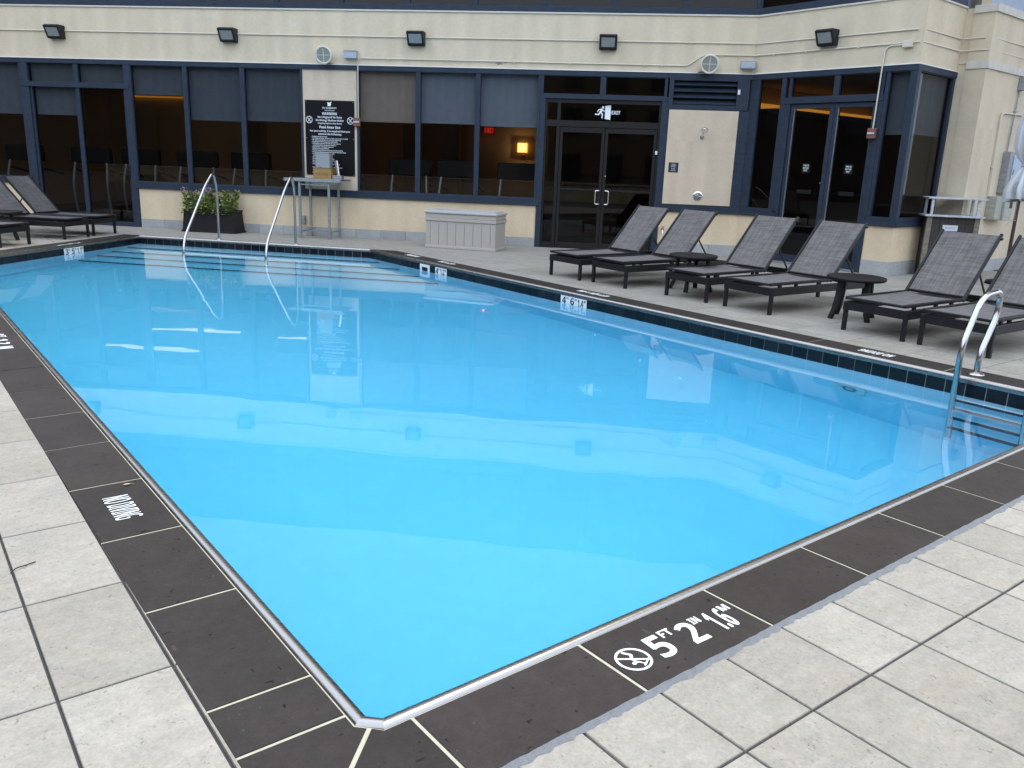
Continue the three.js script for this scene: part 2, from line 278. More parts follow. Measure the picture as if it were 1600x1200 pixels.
{
  const deck = struct('deck'), tiles = [];
  const gap = 0.0045, facade = [[[-30, -0.1], [1.9, -0.1]], [[1.95, -0.12], [4.06, 1.83]], [[4.06, 1.83], [4.93, 0.86]], [[4.93, 0.86], [5.25, 1.2]], [[5.25, 1.2], [9, -2.9]]];
  const camP = camera.position, fwd = V3(0, 0, -1).applyQuaternion(camera.quaternion);
  const behindWall = (x, z) => z < -0.12 || (x > 1.9 && x <= 4.06 && z < x - 2.1) || (x > 4.06 && x <= 4.93 && z < 1.83 - 1.11 * (x - 4.06)) || (x > 4.93 && x <= 5.25 && z < 0.86 + (x - 4.93)) || (x > 5.25 && z < 1.2 - 1.09 * (x - 5.25));
  const pm = new THREE.Matrix4().multiplyMatrices(camera.projectionMatrix, camera.matrixWorldInverse);
  camera.updateMatrixWorld(); camera.updateProjectionMatrix();
  const seen = (x, z) => { const p = V3(x, 0, z).project(camera), d = V3(x, 0, z).sub(camP).dot(fwd); return d > 0.1 && Math.abs(p.x) < 1.18 && Math.abs(p.y) < 1.22 ? d : 0; };
  const cells = [];
  for (let side = 0; side < 2; side++) for (let iu = -34; iu < 14; iu++) for (let iv = -26; iv < 44; iv++) {
    const u1 = 9.94 + iu * 0.61, u0 = u1 - 0.61; let v0 = (side ? -9.059 : -10.787) + iv * 0.305, v1 = v0 + 0.305;
    if (side) { if (v1 <= -10.48) continue; v0 = Math.max(v0, -10.48); if (v1 - v0 < 0.02) continue; } else if (v0 > -10.5) continue;
    const a = UV(u0 + gap, v0 + gap), b = UV(u1 - gap, v0 + gap), c = UV(u1 - gap, v1 - gap), d = UV(u0 + gap, v1 - gap);
    const q = [a, b, c, d], m = UV((u0 + u1) / 2, (v0 + v1) / 2);
    if (m[0] < -15 || m[0] > 10 || m[1] > 18 || (behindWall(...a) && behindWall(...c) && behindWall(...b) && behindWall(...d))) continue;
    const D = seen(...m); if (!D && !q.some((p) => seen(...p))) { if (m[1] < 16.5 && m[0] > -13) cells.push({ q, a: 0 }); continue; }
    cells.push({ q, D: D || 5 });
  }
  for (const t of cells) {
    let parts = [], rest = t.q;
    for (let i = 0; i < outer.length && rest.length > 2; i++) { const a = outer[i], b = outer[(i + 1) % outer.length]; const o = clipHalf(rest, a, b, true); if (o.length > 2 && areaOf(o) > 2e-4) parts.push(o); rest = clipHalf(rest, a, b, false); }
    if (!parts.length) continue;
    const whole = areaOf(t.q), got = parts.reduce((s, p) => s + areaOf(p), 0); if (got > whole * 0.999) parts = [t.q];
    const lift = rr(-0.0006, 0.0006), g = parts.map((p) => slab(p, -0.012, lift)); t.g = g.length > 1 ? mergeGeometries(g) : g[0];
    t.a = t.D ? got / (t.D * t.D * t.D) : 0; tiles.push(t);
  }
  tiles.sort((a, b) => b.a - a.a);
  tiles.slice(0, 295).forEach((t) => share('tile', t.g, M.tile[Math.floor(rnd() * 5)], deck));
  const rest = share('small_tiles', mergeGeometries(tiles.slice(295).map((t) => t.g)), M.tile[0], deck); rest.userData.kind = 'stuff';
}

// ---------------------------------------------------------------- the pool
const pool = thing('swimming_pool', 'rectangular outdoor swimming pool with dark coping, steel edge and pale blue basin', 'pool');
const floorY = (z) => -1.18 - 0.0446 * (z - 1.615);
{
  // basin walls and sloping floor
  const v = [], tri = (...p) => p.forEach((q) => v.push(...q)), n = inner.length, c = [-2.6, 7.4];
  const low = inner.map(([x, z]) => [x, floorY(z), z]), top = inner.map(([x, z]) => [x, -0.155, z]);
  for (let i = 0; i < n; i++) { const j = (i + 1) % n; tri([c[0], floorY(c[1]), c[1]], low[j], low[i]); tri(top[i], low[i], low[j]); tri(top[i], low[j], top[j]); }
  const g = new THREE.BufferGeometry(); g.setAttribute('position', new THREE.Float32BufferAttribute(v, 3)); g.computeVertexNormals();
  obj('basin', g, M.plaster, pool);
  const bo = off(0.12), bi = off(0.0), sh = new THREE.Shape(bo.map(([x, z]) => V2(x, -z))); sh.holes.push(new THREE.Path(off(0.004).map(([x, z]) => V2(x, -z))));
  obj('basin_wall', new THREE.ExtrudeGeometry(sh, { depth: 2, bevelEnabled: false }).rotateX(-Math.PI / 2).translate(0, -2.05, 0), M.tileJoint, pool);
  obj('basin_floor', prism(off(0.1), -2.2, -2.06), M.tileJoint, pool);
  // entry steps along the far end
  const lineX = (zl, zr) => { const at = (x) => zl + (zr - zl) * (x + 8.64) / 4.37; const xr = (() => { let x = -4; for (let k = 0; k < 30; k++) x = at(x) - 6.21; return x; })(); return [[-8.64, at(-8.64)], [xr, at(xr)]]; };
  const edges = [[2.02, 2.19, 0.3], [2.47, 2.64, 0.52], [2.89, 3.06, 0.74], [3.36, 3.46, 0.94]];
  edges.forEach(([zl, zr, d]) => {
    const [a, b] = lineX(zl, zr), y = YW - d;
    const st = sub('step', pool);
    obj('tread', prism([P_A, P_B, b, a], -2.0, y), M.plaster, st);
    const dx = b[0] - a[0], dz = b[1] - a[1], L = Math.hypot(dx, dz), nx = -dz / L, nz = dx / L;
    obj('nosing', prism([[a[0], a[1]], [b[0], b[1]], [b[0] + nx * 0.006, b[1] + nz * 0.006], [a[0] + nx * 0.006, a[1] + nz * 0.006]], y - 0.05, y + 0.004), M.nosing, st);
    obj('nosing', prism([[a[0] - nx * 0.05, a[1] - nz * 0.05], [b[0] - nx * 0.05, b[1] - nz * 0.05], [b[0], b[1]], [a[0], a[1]]], y - 0.01, y + 0.004), M.nosing, st);
  });
  // waterline tiles, one by one, joints showing the pale bed behind
  const TW = 0.1555, markers = [];
  for (let i = 0; i < n; i++) {
    const a = inner[i], b = inner[(i + 1) % n], dx = b[0] - a[0], dz = b[1] - a[1], L = Math.hypot(dx, dz); if (L < 0.3) continue;
    const t = V3(dx / L, 0, dz / L), nn = V3(-dz / L, 0, dx / L), k = Math.round(L / TW), w = L / k, tg = uvBox(new THREE.BoxGeometry(w - 0.0085, 0.128, 0.008));
    for (let j = 0; j < k; j++) {
      const m = share('waterline_tile', tg, M.waterTile[Math.floor(rnd() * 3)], pool), s = (j + 0.5) * w;
      m.position.set(a[0] + t.x * s, -0.107, a[1] + t.z * s).addScaledVector(nn, 0.002 + rr(0, 0.0008)); m.quaternion.setFromRotationMatrix(new THREE.Matrix4().makeBasis(t, V3(0, 1, 0), nn)); if (m.quaternion.w === undefined) throw 0;
    }
  }
  // stainless edge rail swept round the pool
  const prof = [[-0.003, -0.046], [-0.003, -0.02], [0.0, -0.006], [0.006, 0.003], [0.014, 0.0075], [0.023, 0.009], [0.032, 0.0075], [0.040, 0.003], [RAILW, -0.006], [RAILW, -0.03]];
  const rings = prof.map(([o, y]) => off(o).map(([x, z]) => V3(x, y, z)));
  for (let i = 0; i < n; i++) {
    const j = (i + 1) % n, pv = [], L = rings[0][i].distanceTo(rings[0][j]), sg = Math.max(1, Math.round(L / 3));
    for (let s = 0; s < sg; s++) for (let k = 0; k < prof.length - 1; k++) {
      const e = s < sg - 1 ? 0.0006 / L : 0, P = (r, f) => rings[r][i].clone().lerp(rings[r][j], f), f0 = s / sg, f1 = (s + 1) / sg - e;
      const q = [P(k, f0), P(k, f1), P(k + 1, f1), P(k + 1, f0)]; for (const id of [0, 2, 1, 0, 3, 2]) pv.push(q[id].x, q[id].y, q[id].z);
    }
    let rg = new THREE.BufferGeometry(); rg.setAttribute('position', new THREE.Float32BufferAttribute(pv, 3)); rg.computeVertexNormals();
    rg = toCreasedNormals(rg, 0.9); obj('edge_rail', rg, M.railSteel, pool);
  }
  // cream bedding that shows in the coping joints, and the coping stones
  const bedIn = off(RAILW + 0.0), bs = new THREE.Shape(outer.map(([x, z]) => V2(x, -z))); bs.holes.push(new THREE.Path(off(RAILW - 0.004).map(([x, z]) => V2(x, -z))));
  obj('coping_bed', new THREE.ExtrudeGeometry(bs, { depth: 0.08, bevelEnabled: false }).rotateX(-Math.PI / 2).translate(0, -0.0835, 0), M.cream, pool);
  const rin = off(RAILW + 0.003), jg = 0.0058;
  const stone = (q, i) => share('coping_stone', slab(q, -0.03, rr(-0.0006, 0.0006), 0.002), M.coping[i % 3], pool);
  const side = (i0, i1, o0, o1, cuts, flip) => { // cuts: distances along the inner edge, with joints squared to the edge
    const L = Math.hypot(i1[0] - i0[0], i1[1] - i0[1]), t = [(i1[0] - i0[0]) / L, (i1[1] - i0[1]) / L], proj = (p) => (p[0] - i0[0]) * t[0] + (p[1] - i0[1]) * t[1], so0 = proj(o0), so1 = proj(o1);
    const In = (s) => [i0[0] + t[0] * s, i0[1] + t[1] * s], Ou = (s) => { const k = (s - so0) / (so1 - so0); return [o0[0] + (o1[0] - o0[0]) * k, o0[1] + (o1[1] - o0[1]) * k]; };
    for (let k = 0; k < cuts.length - 1; k++) { const a = cuts[k], b = cuts[k + 1]; const fa = a > 1e-3, fb = b < L - 1e-3, A0 = fa ? In(a + jg) : In(0), B0 = fb ? In(b - jg) : In(L), B1 = fb ? Ou(b - jg) : o1, A1 = fa ? Ou(a + jg) : o0; stone([A0, B0, B1, A1], Math.floor(rnd() * 3)); }
    return { In, Ou };
  };
  const along = (p, q, joints) => { const L = Math.hypot(q[0] - p[0], q[1] - p[1]); return [0, ...joints.filter((s) => s > 0.05 && s < L - 0.05), L]; };
  const S = (p0, x, z) => Math.hypot(x - p0[0], z - p0[1]);
  { // near-left side, joints measured along u
    const t = (u) => S(rin[4], ...UV(u, -10.19)); const js = []; for (let u = 9.24, k = 0; u > -1.5; k++) { js.push(t(u)); u = k === 0 ? 8.992 : u - 0.6225; }
    const sJ = 0.055, cl_ = along(rin[4], rin[5], js.slice(1)); cl_[0] = sJ; const sl = side(rin[4], rin[5], outer[4], outer[5], cl_);
    // near-right side, joints measured along v
    const tv = (v) => S(rin[2], ...UV(9.24, v)); const jv = []; for (let v = -4.9; v > -10.4; v -= 0.623) jv.push(0); jv.length = 0;
    for (let v = -10.02; v < -4.3; v += 0.6225) jv.push(tv(v)); jv.sort((a, b) => a - b);
    const cr_ = along(rin[2], rin[3], jv); cr_.pop(); const sJr = cr_[cr_.length - 1], sr = side(rin[2], rin[3], outer[2], outer[3], cr_);
    // the two corner stones meet in a mitre joint
    const mid = (p, q, f) => [p[0] + (q[0] - p[0]) * f, p[1] + (q[1] - p[1]) * f], li = Math.hypot(rin[4][0] - rin[3][0], rin[4][1] - rin[3][1]), lo = Math.hypot(outer[4][0] - outer[3][0], outer[4][1] - outer[3][1]);
    stone([rin[4], mid(rin[4], rin[3], 0.5 - 0.007 / li), mid(outer[4], outer[3], 0.5 - 0.007 / lo), outer[4], sl.Ou(sJ - jg), sl.In(sJ - jg)], 0);
    stone([rin[3], sr.In(sJr + jg), sr.Ou(sJr + jg), outer[3], mid(outer[3], outer[4], 0.5 - 0.007 / lo), mid(rin[3], rin[4], 0.5 - 0.007 / li)], 1);
    const jf = []; for (let s = 0.31; s < 12; s += 0.622) jf.push(s);
    side(rin[1], rin[2], outer[1], outer[2], along(rin[1], rin[2], jf)); side(rin[5], rin[0], outer[5], outer[0], along(rin[5], rin[0], jf)); side(rin[0], rin[1], outer[0], outer[1], along(rin[0], rin[1], jf));
  }
  // grey sealant along the near-right coping, a ragged bead
  {
    const a = outer[2], b = outer[3], L = Math.hypot(b[0] - a[0], b[1] - a[1]), t = [(b[0] - a[0]) / L, (b[1] - a[1]) / L], nx = t[1], nz = -t[0], pts = [], K = 420;
    const w0 = [], w1 = []; for (let k = 0; k <= K; k++) { const s = k / K * L; w0.push([a[0] + t[0] * s - nx * (0.002 + 0.004 * N64(k * 0.5, 3)), a[1] + t[1] * s - nz * (0.002 + 0.004 * N64(k * 0.5, 3))]); const e = 0.015 + 0.012 * N64(k * 0.93, 9) + 0.006 * N16(k * 0.21, 2); w1.push([a[0] + t[0] * s + nx * e, a[1] + t[1] * s + nz * e]); }
    const pv = []; for (let k = 0; k < K; k++) { const y = 0.0022, A = [w0[k][0], y, w0[k][1]], B = [w0[k + 1][0], y, w0[k + 1][1]], c0 = [w1[k][0], 0.0004, w1[k][1]], D = [w1[k + 1][0], 0.0004, w1[k + 1][1]]; const m0 = [(A[0] + c0[0]) / 2, 0.004, (A[2] + c0[2]) / 2], m1 = [(B[0] + D[0]) / 2, 0.004, (B[2] + D[2]) / 2]; for (const q of [A, m0, B, B, m0, m1, m0, c0, m1, m1, c0, D]) pv.push(...q); }
    const g = new THREE.BufferGeometry(); g.setAttribute('position', new THREE.Float32BufferAttribute(pv, 3)); g.computeVertexNormals(); obj('sealant_bead', g, M.sealant, pool);
  }
  // painted markings on the coping
  const uD = V3(HV, 0, HV), vD = V3(HV, 0, -HV), up = V3(0, 1, 0), lay = (g, u, v, xd, yd) => { const [x, z] = UV(u, v); return atMat(g, V3(x, 0.0012, z), xd, yd, up); }, neg = (q) => q.clone().negate();
  obj('no_diving_lettering', lay(letters('NO DIVING', 0.265, 0.108, 0.0015, fontThin), 7.302, -10.386, uD, vD), M.white, pool);
  { // prohibition disc with a diver, then 5 FT 2 IN 1.6 M
    const mk = (parts) => parts.map((g) => lay(g, 9.473, -9.311, vD, neg(uD)));
    const ring = new THREE.LatheGeometry([[0.0515, 0], [0.060, 0], [0.060, 0.0015], [0.0515, 0.0015], [0.0515, 0]].map(([r, h]) => V2(r, h)), 48).rotateX(Math.PI / 2);
    const st = (x0, y0, x1, y1, w) => { const g = new THREE.BoxGeometry(Math.hypot(x1 - x0, y1 - y0), w, 0.0015); return g.rotateZ(Math.atan2(y1 - y0, x1 - x0)).translate((x0 + x1) / 2, (y0 + y1) / 2, 0.00075 + rr(0, 2e-4)); };
    obj('no_diving_symbol', mk([ring, st(-0.046, 0.030, 0.046, -0.030, 0.007), st(-0.008, 0.046, 0.010, 0.020, 0.009), st(0.010, 0.022, -0.006, 0.002, 0.010), st(-0.006, 0.004, -0.002, -0.022, 0.007), st(-0.002, -0.012, 0.014, -0.036, 0.005), cyl(0.007, 0.007, 0.0015, 0, 0, 0, 12).rotateX(Math.PI / 2).translate(-0.014, -0.018, 0), st(0.006, -0.044, 0.044, -0.022, 0.006)]), M.white, pool);
    const T = (s, w, h, v, u) => obj('depth_lettering', lay(letters(s, w, h), u, v, vD, neg(uD)), M.white, pool);
    T('5', 0.072, 0.118, -9.222, 9.528); T('FT', 0.050, 0.038, -9.142, 9.443); T('2', 0.072, 0.118, -9.075, 9.528); T('IN', 0.040, 0.036, -8.995, 9.443); T('1.6', 0.085, 0.118, -8.935, 9.528); T('M', 0.038, 0.036, -8.842, 9.443);
  }
  const TL = (s, w, u, v, h = 0.10) => obj('depth_lettering', lay(letters(s, w, h), u, v, uD, vD), M.white, pool);
  TL('4', 0.08, 3.30, -10.40); TL('FT', 0.06, 3.40, -10.34, 0.045); TL('1.2', 0.2, 3.55, -10.40); TL('M', 0.08, 3.84, -10.40, 0.1);
  const TF = (s, w, h, u, v) => obj(s === 'NO DIVING' ? 'no_diving_lettering' : 'depth_lettering', lay(letters(s, w, h), u, v, neg(uD), neg(vD)), M.white, pool);
  TF('NO DIVING', 0.30, 0.11, 7.49, -4.13); TF('4FT 6IN 1.4M', 0.52, 0.10, 3.95, -4.13); TF('4FT 1.2M', 0.40, 0.10, 0.62, -4.13); TF('NO DIVING', 0.34, 0.11, -0.42, -4.13);
  obj('depth_lettering', atMat(letters('3FT 5IN 1.1M', 0.55, 0.10), V3(-8.75, 0.0012, 3.15), V3(0, 0, 1), V3(1, 0, 0), up), M.white, pool);
  // white number tiles set in the waterline
  const panel = (o, t, w, parts) => { const nn = V3().crossVectors(t, up); const p = obj('depth_panel', atMat(rbox(0, w, -0.168, -0.048, 0.004, 0.011, 0.002), o, t, up, nn), M.white, pool); parts.forEach(([s, x, y, ww, h]) => obj('digit', atMat(letters(s, ww, h, 0.001), o.clone().addScaledVector(t, x).addScaledVector(up, y).addScaledVector(nn, 0.011), t, up, nn), M.black, p)); return p; };
  const pF = (u) => { const [x, z] = UV(u, -4.403 + 0.0014 * (u - 0.5)); return V3(x, 0, z); };
  panel(pF(3.355), uD, 0.47, [['4', 0.03, -0.142, 0.07, 0.085], ['FT', 0.108, -0.085, 0.04, 0.026], ['6', 0.18, -0.142, 0.07, 0.085], ['IN', 0.258, -0.085, 0.035, 0.026], ['1.4', 0.315, -0.142, 0.10, 0.085], ['M', 0.425, -0.085, 0.03, 0.026]]);
  panel(pF(0.46), uD, 0.31, [['4', 0.02, -0.142, 0.065, 0.085], ['FT', 0.09, -0.085, 0.035, 0.026], ['1.2', 0.14, -0.142, 0.11, 0.085], ['M', 0.258, -0.085, 0.03, 0.026]]);
  panel(V3(-8.64, 0, 3.70), V3(0, 0, -1), 0.47, [['3', 0.03, -0.142, 0.07, 0.085], ['FT', 0.108, -0.085, 0.04, 0.026], ['5', 0.18, -0.142, 0.07, 0.085], ['IN', 0.258, -0.085, 0.035, 0.026], ['1.1', 0.315, -0.142, 0.10, 0.085], ['M', 0.425, -0.085, 0.03, 0.026]]);
  { const o = pF(0.02), nn = V3().crossVectors(uD, up); const sk = obj('skimmer_frame', [atMat(rbox(0, 0.28, -0.085, -0.045, 0.004, 0.014, 0.003), o, uD, up, nn), atMat(rbox(0, 0.28, -0.19, -0.145, 0.004, 0.014, 0.003), o, uD, up, nn), atMat(rbox(0, 0.055, -0.147, -0.083, 0.0045, 0.0135, 0.003), o, uD, up, nn), atMat(rbox(0.225, 0.28, -0.147, -0.083, 0.0045, 0.0135, 0.003), o, uD, up, nn)], M.white, pool); obj('skimmer_throat', atMat(box(0.05, 0.23, -0.15, -0.08, 0.004, 0.0085), o, uD, up, nn), M.black, sk); }
  { const [x, z] = UV(7.27, -4.40), o = V3(x, -0.82, z), nn = V3().crossVectors(uD, up); const f = obj('return_inlet', atMat(rbox(-0.14, 0.14, -0.13, 0.13, 0, 0.012, 0.004), o, uD, up, nn), M.white, pool); obj('inlet_ring', atMat(new THREE.TorusGeometry(0.055, 0.014, 8, 24).translate(0, 0, 0.016), o, uD, up, nn), M.galv, f); }
}
{ // the water body
  const w = struct('pool_water');
  obj('water_volume', prism(off(0.012), -2.03, YW), M.water, w);
}

// ---------------------------------------------------------------- the hotel building
const hotel = thing('hotel_building', 'cream stucco hotel building with dark blue window frames facing the pool', 'building');
function frameOf(a, b) { const dx = b[0] - a[0], dz = b[1] - a[1], L = Math.hypot(dx, dz), t = V3(dx / L, 0, dz / L), n = V3(-t.z, 0, t.x); const m = new THREE.Matrix4().makeBasis(t, V3(0, 1, 0), n).setPosition(a[0], 0, a[1]); return { m, L, on: (g) => g.applyMatrix4(m), pt: (s, y, z) => V3(s, y, z).applyMatrix4(m), turn: Math.atan2(-t.z, t.x) }; }
const F0 = frameOf([0, 0], [1, 0]), F1 = frameOf([1.96, -0.01], [4.065, 1.945]), F2 = frameOf([4.065, 1.945], [4.93, 0.981]), F3 = frameOf([4.93, 0.981], [5.25, 1.29]), F4 = frameOf([5.25, 1.29], [9.25, -3.06]);
const YS = 0.753, YST = 0.885, YH = 3.035, YHT = 3.119, YB = 4.04;
const XL = -15.2;
{
  const on = (F, ...g) => g.map((q) => F.on(q));
  // stucco
  const low = (F, s0, s1) => obj('lower_wall', on(F, box(s0, s1, 0, YS, -0.16, 0)), M.stuccoLow, hotel);
  low(F0, XL, -11.84); low(F0, -9.57, -1.70); low(F0, 0.53, 1.985); low(F1, 0.0, 0.76); low(F1, 2.40, F1.L); low(F2, 0, F2.L);
  obj('sign_bay_wall', on(F0, box(-6.15, -5.11, YST, YH, -0.14, 0.004)), M.panel, hotel);
  const band = (F, s0, s1, y0 = YHT, y1 = YB) => obj('wall_band', on(F, box(s0, s1, y0, y1, -0.3, 0.012)), M.stucco, hotel);
  band(F0, XL, 1.965); band(F1, 0.0, F1.L + 0.004); band(F2, 0.0, F2.L);
  obj('pier_wall', on(F3, box(-0.06, F3.L, 0, YB, -0.3, 0)), M.stucco, hotel);
  obj('side_wall', on(F4, box(0.0, F4.L, 0, 3.16, -0.3, 0)), M.stucco, hotel); obj('side_wall', on(F4, box(-0.012, F4.L, 3.27, 3.96, -0.3, 0.012)), M.stucco, hotel);
  obj('string_course', on(F4, box(-0.02, F4.L, 3.16, 3.27, -0.3, 0.03)), M.lip, hotel); obj('string_course', on(F3, box(0, F3.L + 0.016, 3.24, 3.275, -0.2, 0.016)), M.stucco, hotel);
  obj('cornice', on(F4, box(-0.04, F4.L, 3.96, YB + 0.03, -0.3, 0.045)), M.lip, hotel);
  obj('band_lip', on(F0, rbox(XL, 1.985, YB, YB + 0.028, -0.3, 0.034, 0.006)), M.lip, hotel); obj('band_lip', on(F1, rbox(-0.01, F1.L + 0.02, YB, YB + 0.028, -0.3, 0.034, 0.006)), M.lip, hotel); obj('band_lip', on(F2, rbox(-0.02, F2.L, YB, YB + 0.028, -0.3, 0.034, 0.006)), M.lip, hotel);
  for (const [F, a, b] of [[F0, XL, 1.97], [F1, 0, F1.L + 0.03], [F2, -0.02, F2.L]]) obj('drip_edge', on(F, rbox(a, b, YHT, YHT + 0.014, -0.05, 0.036, 0.003)), M.white, hotel);
  // tiled skirting
  let ti = 0; const skirt = (F, s0, s1, y1) => { const n = Math.max(1, Math.round((s1 - s0) / 0.5)), w = (s1 - s0) / n; for (let k = 0; k < n; k++) obj('skirting_tile', on(F, rbox(s0 + k * w + 0.003, s0 + (k + 1) * w - 0.003, 0, y1, -0.01, 0.014, 0.003)), M.baseTile[(ti++ * 7) % 3], hotel); };
  skirt(F0, XL + 3, -11.9, 0.17); skirt(F0, -9.56, -1.72, 0.17); skirt(F0, 0.54, 1.97, 0.2); skirt(F1, 0.0, 0.74, 0.21); skirt(F1, 2.42, F1.L, 0.22); skirt(F2, 0, F2.L, 0.22); skirt(F4, 0.2, 3.6, 0.2); 
  // chipped paint and mildew marks with outlines of their own
  const mark = (n, F, x, y, w, h, z, c, sd) => { const p = []; for (let k = 0; k < 22; k++) { const a = k / 22 * 6.2832, r = 0.55 + 0.75 * N16(sd + 2.2 * Math.cos(a), sd * 2 + 2.2 * Math.sin(a)) * (0.6 + 0.4 * N32(k * 1.7, sd)); p.push(V2(x + Math.cos(a) * r * w / 2, y + Math.sin(a) * r * h / 2)); } obj(n, on(F, new THREE.ExtrudeGeometry(new THREE.Shape(p), { depth: 0.0012, bevelEnabled: false }).translate(0, 0, z)), std({ color: C(...c), roughness: 0.95 }), hotel); };
  mark('paint_chip', F0, -2.47, 3.21, 0.13, 0.06, 0.0122, [0.26, 0.25, 0.24], 3); mark('paint_chip', F0, -2.36, 3.225, 0.07, 0.03, 0.0121, [0.33, 0.31, 0.28], 8); mark('paint_chip', F0, -1.12, 3.31, 0.13, 0.025, 0.0122, [0.55, 0.52, 0.46], 5); mark('paint_chip', F0, -6.3, 3.78, 0.14, 0.05, 0.0122, [0.60, 0.58, 0.53], 12); mark('paint_chip', F0, -7.9, 3.86, 0.07, 0.06, 0.0122, [0.50, 0.48, 0.43], 14);
  mark('mildew', F0, 1.16, 3.135, 0.34, 0.035, 0.0365, [0.10, 0.105, 0.09], 2); mark('mildew', F0, 1.15, 3.09, 0.20, 0.07, 0.0283, [0.016, 0.019, 0.022], 6); mark('mildew', F0, -5.62, 3.135, 0.2, 0.03, 0.0365, [0.14, 0.14, 0.12], 9);
  // continuous blue rails
  const rail = (name, F, s0, s1, y0, y1, z1 = 0.03) => obj(name, on(F, rbox(s0, s1, y0, y1, -0.1, z1, 0.004)), M.blue, hotel);
  rail('header_rail', F0, XL, 1.975, YH, YHT, 0.028); rail('header_rail', F1, 0.0, F1.L + 0.026, YH, YHT, 0.028); rail('header_rail', F2, 0.0, F2.L, YH, YHT, 0.028);
  const sill = (F, s0, s1) => { rail('sill_rail', F, s0, s1, YS, YS + 0.075, 0.04); rail('sill_rail', F, s0, s1, YS + 0.075, YST, 0.022); };
  sill(F0, XL, -11.80); sill(F0, -9.60, -1.645); sill(F0, 0.50, 1.98); sill(F1, 0.0, 0.78); sill(F1, 2.38, F1.L + 0.02); sill(F2, -0.005, F2.L);
  // windows
  const FW = 0.046;
  function win(F, x0, x1, y0, y1, o = {}) {
    const w = sub('window', hotel), fw = o.fw ?? FW, z1 = o.z1 ?? 0.016, m = o.mat || M.blue;
    obj('jamb', on(F, rbox(x0, x0 + fw, y0, y1, -0.07, z1, 0.004)), m, w); obj('jamb', on(F, rbox(x1 - fw, x1, y0, y1, -0.07, z1, 0.004)), m, w);
    if (o.rails !== false) { obj('rail', on(F, box(x0 + fw, x1 - fw, y0, y0 + 0.012, -0.06, z1 - 0.006)), m, w); obj('rail', on(F, box(x0 + fw, x1 - fw, y1 - 0.012, y1, -0.06, z1 - 0.006)), m, w); }
    obj('pane', on(F, box(x0 + fw - 0.004, x1 - fw + 0.004, y0 + 0.004, y1 - 0.004, -0.034, -0.031)), o.pane || M.pane, w).geometry = one(F.on(new THREE.PlaneGeometry(x1 - x0 - 2 * fw + 0.008, y1 - y0 - 0.008).translate((x0 + x1) / 2, (y0 + y1) / 2, -0.032)));
    if (o.shade) { obj('roller_shade', on(F, box(x0 + 0.004, x1 - 0.004, o.shade, y1, -0.105, -0.101)), o.smat || M.shade, w); obj('shade_bar', on(F, rbox(x0 + 0.004, x1 - 0.004, o.shade - 0.026, o.shade, -0.11, -0.096, 0.005)), o.smat ? M.lip : M.shade, w); }
    return w;
  }
  win(F0, -14.1, -12.97, YST, YH, { shade: 2.12 }); win(F0, -12.97, -11.84, YST, YH, { shade: 2.11 });
  win(F0, -9.605, -8.47, YST, YH, { shade: 2.54 }); win(F0, -8.47, -7.33, YST, YH, { shade: 2.10 }); win(F0, -7.33, -6.15, YST, YH, { shade: 2.12 });
  win(F0, -5.11, -3.95, YST, YH, { shade: 2.17, smat: M.shadeReflectTint, pane: M.paneClear }); win(F0, -3.95, -2.84, YST, YH, { shade: 2.18, pane: M.paneClear }); win(F0, -2.84, -1.70, YST, YH, { shade: 2.16, pane: M.paneClear });
  // sliding door in the main wall
  {
    const d = sub('sliding_door', hotel), bl = (x0, x1, y0, y1, z0, z1) => obj('door_frame', on(F0, rbox(x0, x1, y0, y1, z0, z1, 0.004)), M.blue, d);
    bl(-11.84, -11.70, 0, YH, -0.1, 0.022); bl(-9.71, -9.58, 0, YH, -0.1, 0.022); bl(-11.84, -9.60, 2.60, 2.695, -0.09, 0.036); bl(-10.745, -10.65, 2.695, YH, -0.08, 0.014); bl(-11.70, -9.71, 0, 0.085, -0.1, 0.018);
    bl(-11.70, -11.655, 0.085, 2.60, -0.09, -0.01); bl(-10.74, -10.655, 0.085, 2.60, -0.08, 0.006); bl(-9.75, -9.71, 0.085, 2.60, -0.09, -0.01);
    const pl = (x0, x1, y0, y1, z, m = M.pane) => { const p = obj('pane', on(F0, new THREE.PlaneGeometry(x1 - x0, y1 - y0).translate((x0 + x1) / 2, (y0 + y1) / 2, z)), m, d); return p; };
    pl(-11.70, -10.745, 2.695, YH, -0.032); pl(-10.65, -9.71, 2.695, YH, -0.032); pl(-11.655, -10.74, 0.085, 2.60, -0.045); pl(-10.655, -9.75, 0.085, 2.60, -0.03);
    obj('roller_shade', on(F0, box(-11.65, -10.75, 2.09, 2.60, -0.105, -0.1)), M.shade, d); obj('roller_shade', on(F0, box(-11.82, -10.70, 2.66, YH, -0.105, -0.1)), M.shade, d); obj('roller_shade', on(F0, box(-10.695, -9.60, 2.66, YH, -0.105, -0.1)), M.shade, d);
    obj('door_handle', on(F0, rbox(-9.745, -9.715, 0.95, 1.2, -0.01, 0.03, 0.008)), M.blackMetal, d);
  }
  // entrance with black aluminium doors and blue transom
  win(F0, -1.70, -0.594, 2.72, YH, { fw: 0.05, pane: M.paneDark }); win(F0, -0.594, 0.53, 2.72, YH, { fw: 0.05, pane: M.paneDark });
